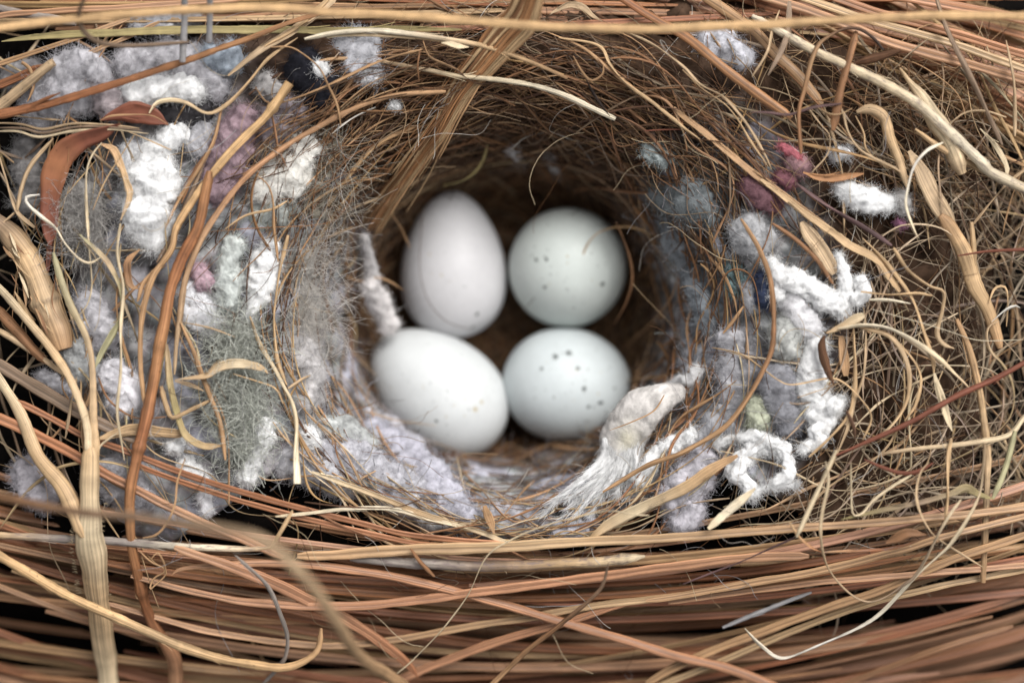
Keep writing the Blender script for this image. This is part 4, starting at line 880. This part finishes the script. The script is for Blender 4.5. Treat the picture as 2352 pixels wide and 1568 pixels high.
T('straw_strip', 'brown blade right of the dark bark flake', [50, 70, 66], 'tan', 28, '5:1090,745 1110,880 1125,1020')
T('stalk', 'wide tan stalk running down the far right', [80, 110, 114, 110, 96, 70], 'tan>straw>straw>tan', 34, '2:1780,1480|5:1850,0 1950,200 2010,400 2080,520 2135,640 2190,830', wob=2, prof='convex')
T('straw', 'straight tan straw standing on the right of the wide stalk', 40, 'straw', 44, '5:1990,-40 2005,120 2010,260')
T('straw', 'long upright tan straw at right, cut at its lower end', [40, 50, 52, 50, 46, 42], 'tan>straw>beige>tan', 56, '5:1890,630 1980,850 2040,1100 2080,1350 2105,1568|8:2100,150 2088,400 2072,870', stiff=.8, tip=(.7, .9))
T('straw', 'pale bent straw running left from the right edge', [30, 40, 40, 36, 24], 'cream>beige', 72, '5:2400,1260 2351,1310 2245,1430 2000,1480 1700,1512 1380,1555')
T('rootlet', 'tan straw dropping beside the brown blade', [26, 36, 36, 30], 'straw', 46, '5:1175,700 1190,1000 1160,1250 1010,1450 870,1580')
T('rootlet', 'second straw dropping right of the brown blade', [20, 30, 30, 24], 'beige', 46, '5:1245,540 1260,700 1250,1000 1180,1200 1140,1370|8:1000,130')
T('rootlet', 'thin pale rootlet wandering across the grey lint at right', [12, 15, 15, 16, 18, 14], 'straw', 60, '5:200,822 400,870 550,970 660,1050 760,1080 1000,1035 1100,1060 1210,1160 1302,1300 1240,1460')
T('rootlet', 'thin pale thread branching toward the white lint', 11, 'straw', 54, '5:790,1170 900,1130 1000,1100 1100,1060')
T('straw_strip', 'pointed pale blade in the lower right grass', [20, 44, 60, 40, 8], 'cream', 56, '5:1735,1000 1755,1080 1790,1200 1830,1330 1858,1400')
T('rootlet', 'dark brown rootlet dropping at lower right', [22, 26, 20], 'dbrown', 56, '5:1130,1260 1180,1370 1190,1460')
T('hair', 'thin white hair stretched across the right grass', 6, 'pale', 70, '5:1300,560 1600,640 1850,720 2050,775 2351,770')
# --- over the eggs
T('hair', 'dark hair curving across the pointed egg', 5, 'dbrown', 0, '1:560,1440|4:550,0 540,300 600,500 720,640 900,705', z=[-345, -345, -342, -352, -380])
T('hair', 'dark hair lying on the round egg', 5, 'dbrown', 0, '4:1425,-30 1418,150 1400,250 1360,430 1265,565', z=[-350, -338, -336, -350, -385])
T('rootlet', 'golden looped straw arching over the round egg to the right wall', [8, 12, 14, 14, 14, 12], 'gold', 0, '4:1620,410 1650,230 1720,80 1830,10 2000,0 2200,70 2351,180|5:90,330 120,470', z=[-330, -300, -280, -270, -240, -200])
T('rootlet', 'pale straw lying across the bright white egg', [13, 14, 8], 'straw', 0, '4:155,1265 400,1330 660,1362', z=[-240, -280, -300])
T('rootlet', 'thin brown straw tip touching the pointed egg', [16, 14, 8], 'tan', 0, '1:240,1190 330,1440 410,1568|4:475,140', z=[-200, -260, -320])
T('rootlet', 'tan rootlet bound round the white lint finger', [12, 15, 12], 'tan', 0, '4:20,330 140,370 240,345 330,370 430,430', z=[-285, -275, -270, -290])
T('rootlet', 'brown arc of straw at the right of the round egg', [16, 20, 18, 14], 'brown', 0, '4:1890,-40 1980,170 2005,360 1960,520 1880,660', z=[-240, -260, -290, -330])
T('rootlet', 'brown rootlet lying on the cloth scrap', [12, 16, 10], 'tan', 0, '4:2225,1150 2150,1260 2000,1340 1850,1395', z=[-45, -36, -38, -50])
# --- bottom
T('straw', 'blurred beige strand floating in front at lower left', [52, 60, 66, 76, 84, 86, 80], 'brown>greybrown>beige>tan', 0,
  '6:-80,280 0,292 500,380 1000,432 1400,480 1750,560 1950,680 2150,900 2300,1120|7:60,1290 180,1420 320,1510 480,1620', z=[260, 420, 620, 760, 700, 480, 260, 60], prof='convex', wob=2)
T('straw', 'mottled pale stem with an upturned broken end at lower left', [52, 54, 56, 54, 44, 30], 'straw>grey>grey>pale>straw', 48, '6:-60,545 300,565 800,590 1200,622 1600,642 1870,632', mat=M_MOTT, stiff=.9)
T('straw', 'short straw pointing up from the mottled stem end', [24, 30, 28], 'straw', 56, '6:1865,640 1940,510 2015,375')
T('straw', 'thick golden stem bending up in a hook at lower left', [76, 72, 72, 70, 70, 68, 60, 46, 40], 'gold>gold>straw>gold>tan', 150,
  '6:-80,635 0,690 250,840 500,980 750,1092 1000,1205 1250,1312 1500,1392 1750,1442 1950,1460 2100,1412 2190,1330 2212,1190', stiff=.6)
T('pine_needle', 'pink pointed needle crossing the lower bundle to the bottom right', [8, 44, 60, 66, 66, 66, 68, 68], 'pinktan>pink>pink>pink', 88,
  '6:1180,825 1260,780 1600,745 2000,745 2351,775|7:400,842 800,935 1200,1050 1600,1165 2000,1285 2351,1390|8:300,1462 640,1590', stiff=.9, tip=(.2, 1), prof='convex')
T('pine_needle', 'broad pink needle ending in a curled tip at the bottom', [50, 80, 92, 90, 84, 76, 50, 12], 'pinktan>pink>pink>rust', 96, '6:1200,630 1600,770 1900,885 2200,1035|7:0,1110 200,1232 390,1375 490,1470 532,1535', stiff=.8)
T('pine_needle', 'tan needle sweeping up right through the lower bundle', [30, 48, 52, 52, 50, 48], 'pinktan>tan>straw', 70, '6:720,1010 1000,1092 1400,1200 1900,1282 2351,1308|7:400,1262 800,1190 1300,1112 1700,1040 2400,955', stiff=.7)
T('pine_needle', 'pink needle rising gently along the middle of the lower bundle', [40, 60, 66, 68, 66, 60], 'pinktan>pink>pink>pinktan', 74, '6:900,830 1500,975 1800,1015 2351,1040|7:600,985 1000,930 1500,868 2000,800 2400,750|8:400,705 870,690', stiff=.8)
T('pine_needle', 'wide tan needle along the top of the lower bundle', [60, 80, 78, 66, 58, 56, 54], 'tan>straw>tan>tan', 60, '6:2050,690|7:0,680 500,645 1000,635 1500,602 2351,560|8:500,520 1200,470 1800,420 2420,350', stiff=.8)
T('straw', 'grey purple wiry stem hanging across the lower needles', [22, 28, 30, 30, 26, 24], 'grey', 150, '6:1620,685 1780,830 1862,930 1932,1090 1982,1250 1962,1400 1880,1500 1800,1580', stiff=.7)
T('tendril', 'thin curly tendril beside the twig at lower left', 14, 'tan', 90, '6:965,660 1040,730 1140,780 1132,830 1065,890 1028,925 1060,845 1142,790 1090,670 1045,710')
T('rootlet', 'thin stem crossing the curly tendril', 12, 'straw', 86, '6:975,690 1040,900 1098,1055')
T('rootlet', 'thin looping thread over the rust needles at lower left', 16, 'tan', 70, '6:1275,20 1222,180 1202,340 1140,480 1070,550 985,567')
T('straw_strip', 'cream straw running from the lower left rim into the needles', [24, 40, 42, 38, 30], 'cream>straw>cream', 40, '6:2150,110|7:0,185 300,300 600,412 850,492 1170,610', stiff=.7)
T('straw_strip', 'yellowish cream straw just below the cream straw', [20, 32, 34, 24], 'cream>pale>cream', 36, '6:1900,420|7:0,372 330,365 600,432 870,502', stiff=.7)
T('rootlet', 'dark thin stem with an upturned tip at the lower rim', [10, 13, 14, 8], 'dbrown', 62, '6:2100,320|7:0,350 200,357 400,350 572,293')
T('rootlet', 'brown thin stem slanting over the lower rim', [14, 17, 16, 10], 'brown', 58, '7:590,535 900,480 1150,432 1350,350 1490,245')
T('twig', 'grey stick with a knobby pale end in the lower bundle', [66, 76, 78, 74, 70, 74, 40], 'grey>grey>greybrown>straw>cream', 56, '7:60,705 500,738 900,762 1300,752 1700,735 1950,708 2090,690', mat=M_MOTT, stiff=.9, node=(.93,), wob=2)
T('rootlet', 'long pale thread slanting up across the lower needles', [8, 11, 12, 13, 12], 'cream', 130, '7:380,1500 500,1400 700,1190 870,960 1000,700 1150,592 1400,482 1800,385 2000,405 2120,410', stiff=.8)
T('straw', 'golden brown stem leaning in front at the bottom centre', [40, 36, 34, 28, 22, 16], 'tan>brown>greybrown', 190, '7:990,1620 1250,1370 1500,1170 1700,1000 1800,890 1842,740', stiff=.7)
T('straw_strip', 'frayed tan blade slanting up right under the cloth scrap', [30, 80, 84, 80, 74, 40], 'straw>cream>straw>tan', 56, '7:1690,590 1850,470 2100,340 2351,225|8:200,95 380,0', stiff=.7)
T('straw_strip', 'small tan husk standing at the lower rim', [40, 62, 50, 20], 'tan', 60, '7:985,345 1005,400 1035,470 1055,540')
T('rootlet', 'brown stub hanging over the grey stick', [26, 30, 34], 'brown', 80, '7:480,640 545,730 640,832')
T('straw', 'broken grey straw in the lower right needles', [30, 34, 26], 'lgrey', 60, '8:275,1180 500,1090 700,1010 890,940')
T('rootlet', 'long white straw curling in a hook at the bottom right', [22, 28, 28, 28, 30, 28, 26, 18], 'beige>cream>pale>white>pale', 130, '5:2080,1480|8:2070,100 2030,310 1850,600 1600,835 1400,1050 1250,1162 1000,1280 750,1380 650,1385 570,1330 490,1260 425,1188', stiff=.7)
T('rootlet', 'cream straw loop hanging over the lower right needles', [20, 24, 24, 22, 22, 22, 20], 'cream>beige>greybrown>cream', 120, '8:985,40 1005,180 965,380 950,550 980,720 1060,860 1180,970 1300,1005 1420,960 1520,890 1620,800 1820,440 1920,300', stiff=.6)
T('straw', 'straight pale straw ending in a joint at lower right', [28, 34, 32], 'cream', 96, '8:1060,-40 940,220 850,420 785,560')
T('rootlet', 'short bent straw under the joint at lower right', [16, 24, 18], 'straw>rust', 96, '8:735,455 800,560 880,630 960,665')
T('rootlet', 'purple brown thin stem slanting left from the joint', [18, 17, 12], 'purple', 90, '8:780,560 600,640 300,770 0,885')
T('rootlet', 'V shaped pale straw at the lower right of the nest', [20, 22, 24, 22, 18], 'cream', 90, '8:1162,50 1160,250 1172,400 1232,398 1310,310 1450,210 1580,135')
T('straw', 'curved red brown stem at the lower right of the nest', [18, 28, 30, 20], 'red', 70, '8:1250,28 1380,82 1500,115 1620,108 1730,50')
T('straw', 'green tan stem at the lower right edge', [44, 44, 36], 'green', 84, '5:2290,1400|8:2250,0 2200,150 2138,298')
T('straw_strip', 'dull olive blade crossing the lower right straws', [10, 44, 60, 40, 36, 30, 12], 'olive>greybrown>olive', 86, '8:2145,298 2040,270 1950,225 1850,262 1600,330 1300,392 1090,440')
T('rootlet', 'upright tan straw left of the olive blade', [28, 32, 28], 'straw', 84, '5:1850,1450|8:1832,0 1826,280 1808,440')
T('rootlet', 'zigzag thread below the olive blade', [14, 20, 18, 14], 'beige', 96, '8:1700,40 1640,110 1610,250 1632,380 1712,525 1800,600 2065,765')
T('straw_strip', 'short cream split straw below the yarn knot', [20, 56, 62, 50], 'cream>pale>cream', 70, '8:500,225 400,310 290,400 175,505')
T('rootlet', 'rusty flaked stem lying on the lower right needles', [14, 26, 28, 24, 12], 'tan>rust>brown', 92, '8:960,668 1250,652 1450,640 1560,605 1670,565', mat=M_MOTT)
T('straw_strip', 'olive brown flake at the end of the rusty stem', [20, 70, 60, 16], 'brown', 96, '8:1400,600 1480,565 1560,530 1680,545')
T('rootlet', 'thin grey thread curling below the yarn knot', 8, 'grey', 90, '8:240,540 320,600 420,590 500,625 570,590 640,560')
for lb, p, wd, cc in (('long tan needle fanning up right in the lower right bundle', '7:2100,1000|8:0,960 500,872 1000,780 1500,650 1800,560 2420,400', [40, 54, 56, 50, 46], 'tan'),
                      ('straight tan needle second in the lower right fan', '8:-100,1010 700,900 1200,850 1700,810 2420,750', [40, 46, 48, 44], 'pinktan'),
                      ('long needle in the lower right fan under the white hook', '7:2100,1568|8:0,1430 500,1230 1000,1050 1400,912 1900,700 2420,530', [54, 64, 62, 56], 'tan'),
                      ('lower tan needle of the lower right fan', '8:-200,1600 300,1400 900,1150 1500,960 2420,770', [44, 48, 50, 46], 'straw'),
                      ('pink needle rising from the bottom edge right of centre', '7:250,1600 700,1420 1100,1270 1500,1160 2000,1000', [56, 62, 60, 40], 'pink'),
                      ('rusty needle low at the bottom right corner', '8:1000,1620 1700,1350 2280,1170', [40, 44, 30], 'brown')):
    T('pine_needle', lb, wd, cc, 76, p, stiff=.9)

# ------------------------------------------------------------------ repeats: one of each, many in a bundle
def add_group(name, label, group, gen, n, pal, mat=None, prof=None):
    for k in range(n):
        P, R, tw = gen()
        c = CO[pal[rng.integers(len(pal))]] * rng.uniform(.78, 1.08) * np.array([1, rng.uniform(.94, 1.04), rng.uniform(.88, 1.08)])
        mb = MB(); mb.tubes(P[None], R[None], c, prof or KIND[name][0], twist=np.full((1, len(P)), tw) if name == 'pine_needle' else (tw + np.linspace(0, rng.uniform(2, 9), len(P)))[None])
        tag(mb.build(name, mat or KIND[name][1]), label, CAT[name], group)

def ends(r, n, a=.5, b=.5):
    s = np.linspace(0, 1, n); return r * (a + (1 - a) * sstep(s, 0, .06)) * (b + (1 - b) * sstep(1 - s, 0, .12))

def bottom_needle():
    yc = 1215 + 560 * rng.uniform(0, 1) ** .85; A = rng.uniform(80, 190); tl = rng.normal(0, .04)
    x0 = rng.uniform(-350, 1300) if rng.uniform() < .65 else -300; L = rng.uniform(900, 2400); x1 = min(2650, x0 + L)
    x = np.linspace(x0, x1, 60); u = (x - 1180) / 1180
    y = yc - A * np.abs(u) ** rng.uniform(1.6, 2.2) * np.where(u < 0, 1.0, 1.05) + tl * (x - 1180) + 5 * np.sin(x / 300 + rng.uniform(0, 6))
    dep = rng.uniform(0, 1) ** 1.4 * 340
    z = H(x - 1176, 784 - np.maximum(y, 1180)) - dep + 45
    z = np.convolve(np.pad(z, 15, mode='edge'), np.ones(31) / 31, 'valid')
    return W(x, y, z), ends(rng.uniform(6.5, 11.5), 60, .4, .25), rng.normal(0, .5)
add_group('pine_needle', 'reddish tan pine needle packed in the bundle along the lower edge', 'pine needles packed along the lower edge', bottom_needle, 185, ['rust', 'tan', 'pink', 'rust', 'brown', 'pinktan', 'pinktan', 'tan'])

def top_needle():
    x0 = rng.uniform(-300, 1300); x = np.linspace(x0, x0 + rng.uniform(700, 1500), 50)
    y = rng.uniform(-60, 62) + rng.normal(0, .03) * (x - x.mean()) + rng.uniform(-18, 18) * ((x - x.mean()) / 600) ** 2
    z = H(x - 1176, 784 - y) + rng.uniform(-160, 20)
    return W(x, y, z), ends(rng.uniform(5.5, 10), 50), rng.normal(0, .5)
add_group('pine_needle', 'tan pine needle lying level along the top edge', 'pine needles along the top edge', top_needle, 66, ['pink', 'pinktan', 'tan', 'straw', 'brown', 'rust'])

def corner_needle():
    x0 = rng.uniform(1450, 2250); y0 = rng.uniform(-50, 30); sl = rng.uniform(.2, .55); x = np.linspace(x0 - 150, x0 + rng.uniform(500, 1000), 50)
    y = y0 + sl * (x - x0) - rng.uniform(-20, 60) * ((x - x0) / 600) ** 2
    z = -110 - rng.uniform(0, 330) + 0 * x - .1 * np.maximum(0, x - 2176)
    return W(x, y, z), ends(rng.uniform(9, 15), 50), rng.normal(0, .5)
add_group('pine_needle', 'pinkish tan pine needle in the bundle slanting across the upper right corner', 'pine needles in the upper right corner', corner_needle, 60, ['pink', 'pinktan', 'straw', 'tan', 'tan', 'orange'])

def ring_strand(ri, ro, a0, a1, span, rad, lift, wild=.05):
    def gen():
        n = 34; a = math.radians(rng.uniform(a0, a1)); sp = math.radians(rng.uniform(*span)) * rng.choice([-1, 1])
        t = np.linspace(0, 1, n); r0 = rng.uniform(ri, ro); th = a + sp * (t - .5)
        r = r0 + rng.normal(0, wild) * (t - .5) * 2 + rng.normal(0, wild) * 4 * (t - .5) ** 2 + wild * .35 * np.sin(t * rng.uniform(4, 13) + rng.uniform(0, 6))
        x = CX + CA * r * np.cos(th); y = CY + CB * r * np.sin(th) + rng.normal(0, 6)
        z = H(x, y); z = np.convolve(np.pad(z, 5, mode='edge'), np.ones(11) / 11, 'valid') + rng.uniform(*lift) + 8 * np.sin(t * rng.uniform(3, 9) + rng.uniform(0, 6))
        return np.stack([x, y, z], -1), ends(rng.uniform(*rad), n, .5, .35), 0.0
    return gen

add_group('rootlet', 'brown rootlet bent round the wall of the cup', 'rootlets bent round the cup wall', ring_strand(.74, 1.16, -180, 180, (50, 130), (1.6, 3.4), (0, 34), .09), 50, ['tan', 'brown', 'straw', 'tan', 'dbrown', 'beige'])
add_group('rootlet', 'thick brown rootlet hanging down the right wall of the cup', 'rootlets on the right cup wall', ring_strand(.76, 1.02, -48, 42, (34, 75), (2.4, 4.6), (8, 50), .1), 22, ['brown', 'tan', 'brown', 'bark'])
add_group('rootlet', 'brown rootlet arching over the top rim of the cup', 'rootlets over the top rim', ring_strand(.92, 1.36, 35, 150, (30, 80), (1.6, 3.8), (0, 50), .14), 52, ['brown', 'tan', 'brown', 'dbrown', 'dbrown', 'greybrown'])
add_group('rootlet', 'tan rootlet curving through the lint left of the cup', 'rootlets left of the cup', ring_strand(1.12, 2.35, 140, 225, (12, 50), (1.2, 3.0), (0, 50), .12), 34, ['straw', 'beige', 'tan', 'cream', 'brown'])
add_group('rootlet', 'tan rootlet lying along the lower rim of the cup', 'rootlets along the lower rim', ring_strand(.98, 1.26, -140, -35, (25, 70), (1.4, 3.2), (0, 40), .08), 44, ['straw', 'beige', 'tan', 'cream', 'brown'])

def curled(xr, yr, head, spread, rad, lift, L=(160, 620), kv=1.0):
    """a strand that wanders with slowly changing bend, set by its start region and heading (degrees)"""
    def gen():
        n = 40; Lg = rng.uniform(*L); ds = Lg / n
        px, py = rng.uniform(*xr), rng.uniform(*yr)
        h0 = head(px, py) if callable(head) else head
        th = math.radians(h0 + rng.normal(0, spread)) + (math.pi if rng.uniform() < .5 else 0)
        k = rng.normal(0, .0028) * kv; pts = np.empty((n, 2)); p = np.array([px - 1176, 784 - py])
        kink = rng.integers(0, n) if rng.uniform() < .22 else -1
        for i in range(n):
            pts[i] = p; k = k * .9 + rng.normal(0, .0016) * kv; th += k * ds + (rng.normal(0, .7) if i == kink else 0)
            p = p + ds * np.array([math.cos(th), math.sin(th)])
        pts = pts - (pts.mean(0) - pts[0]) * .8
        z = H(pts[:, 0], pts[:, 1]); z = np.convolve(np.pad(z, 6, mode='edge'), np.ones(13) / 13, 'valid')
        t = np.linspace(0, 1, n); z = z + rng.uniform(*lift) + 16 * np.sin(t * rng.uniform(2, 8) + rng.uniform(0, 6))
        return np.stack([pts[:, 0], pts[:, 1], z], -1), ends(rng.uniform(*rad), n, .5, .35), rng.uniform(0, 3)
    return gen
def swirl(px, py):
    return math.degrees(math.atan2((784 - py - CY) / CB, (px - 1176 - CX) / CA)) + 90
SW = ['hay', 'hay', 'beige', 'ash', 'tan', 'ash', 'straw', 'greybrown']
add_group('grass_strand', 'tan grass strand curving through the tangle right of the cup', 'grass strands in the tangle right of the cup', curled((1840, 2420), (330, 1260), swirl, 32, (1.5, 4.4), (-160, 30)), 146, SW)
add_group('grass_strand', 'pale grass strand looping beside the white lint mass at right', 'pale grass strands beside the white lint mass', curled((1850, 2110), (620, 1210), swirl, 30, (1.4, 3.6), (-40, 44), (260, 620), 1.4), 44, ['cream', 'hay', 'beige', 'cream', 'hay'])
add_group('grass_strand', 'tan grass strand lying among the straws at the left edge', 'grass strands at the left edge', curled((-60, 300), (60, 1150), 115, 36, (1.8, 5.0), (-70, 34), (160, 460)), 52, SW)
add_group('grass_strand', 'tan grass strand between the stems at the upper right', 'grass strands at the upper right', curled((1640, 2380), (90, 400), -32, 24, (1.5, 5.0), (-120, 34), (180, 620), .8), 56, SW + ['tan', 'brown'])

def stuff(name, label, cat, parts, mat=M_ROOT):
    mb = MB()
    for gen, n, pal, pr in parts:
        for k in range(n):
            P, R, tw = gen(); c = CO[pal[rng.integers(len(pal))]] * rng.uniform(.6, 1.1)
            mb.tubes(P[None], R[None], c, pr, cap=False)
    return tag(mb.build(name, mat), label, cat, kind='stuff')
stuff('fine_rootlets', 'fine brown fibres felted round the whole cup', 'fibre', [
    (ring_strand(.42, 1.12, -180, 180, (40, 150), (.7, 1.9), (-6, 26), .14), 210, ['brown', 'tan', 'dbrown', 'brown', 'beige', 'greybrown'], 'tri'),
    (ring_strand(.05, .74, -180, 180, (50, 180), (.8, 2.2), (-5, 24), .14), 680, ['brown', 'dbrown', 'tan', 'bark', 'greybrown'], 'tri'),
    (ring_strand(.85, 1.4, 30, 155, (20, 70), (.7, 2.0), (-40, 40), .12), 520, ['brown', 'dbrown', 'greybrown', 'brown', 'tan'], 'tri')], M_ROOT)
stuff('fine_rootlets', 'fine tan grass fibres filling the tangle right of the cup', 'fibre', [
    (curled((1780, 2420), (300, 1260), swirl, 45, (.6, 1.7), (-170, 30), (220, 760), 1.8), 360, ['hay', 'ash', 'greybrown', 'hay', 'dbrown', 'ash', 'dbrown'], 'tri'),
    (curled((1620, 2380), (80, 420), -32, 34, (.6, 1.8), (-150, 20), (120, 520), 1.2), 420, ['straw', 'tan', 'brown', 'beige', 'dbrown', 'brown'], 'tri')], M_ROOT)

def hairs():
    N = 520; th = rng.uniform(-math.pi, math.pi, N); r = rng.uniform(.8, 1.9, N)
    x = CX + CA * r * np.cos(th); y = CY + CB * r * np.sin(th); z = H(x, y) + rng.uniform(10, 60, N)
    d = np.stack([-np.sin(th), np.cos(th), 0 * th], -1) + rng.normal(0, .6, (N, 3)) * [1, 1, .15]
    P = walk(np.stack([x, y, z], -1), d, 22, 10 * rng.uniform(.4, 1.3, N), .09)
    P[..., 2] = np.maximum(P[..., 2], H(P[..., 0], P[..., 1]) + 6)
    pal = np.array([CO[k] for k in ('cream', 'white', 'beige', 'brown', 'dbrown', 'lgrey')])
    mb = MB(); mb.tubes(P, .6 * rng.uniform(.7, 1.5, (N, 1)), pal[rng.integers(0, 6, N)], 'tri', ref=rng.normal(0, 1, (N, 1, 3)))
    tag(mb.build('hairs', M_FIBRE), 'scattered fine hairs lying over straw and lint', 'hair', kind='stuff')
hairs()
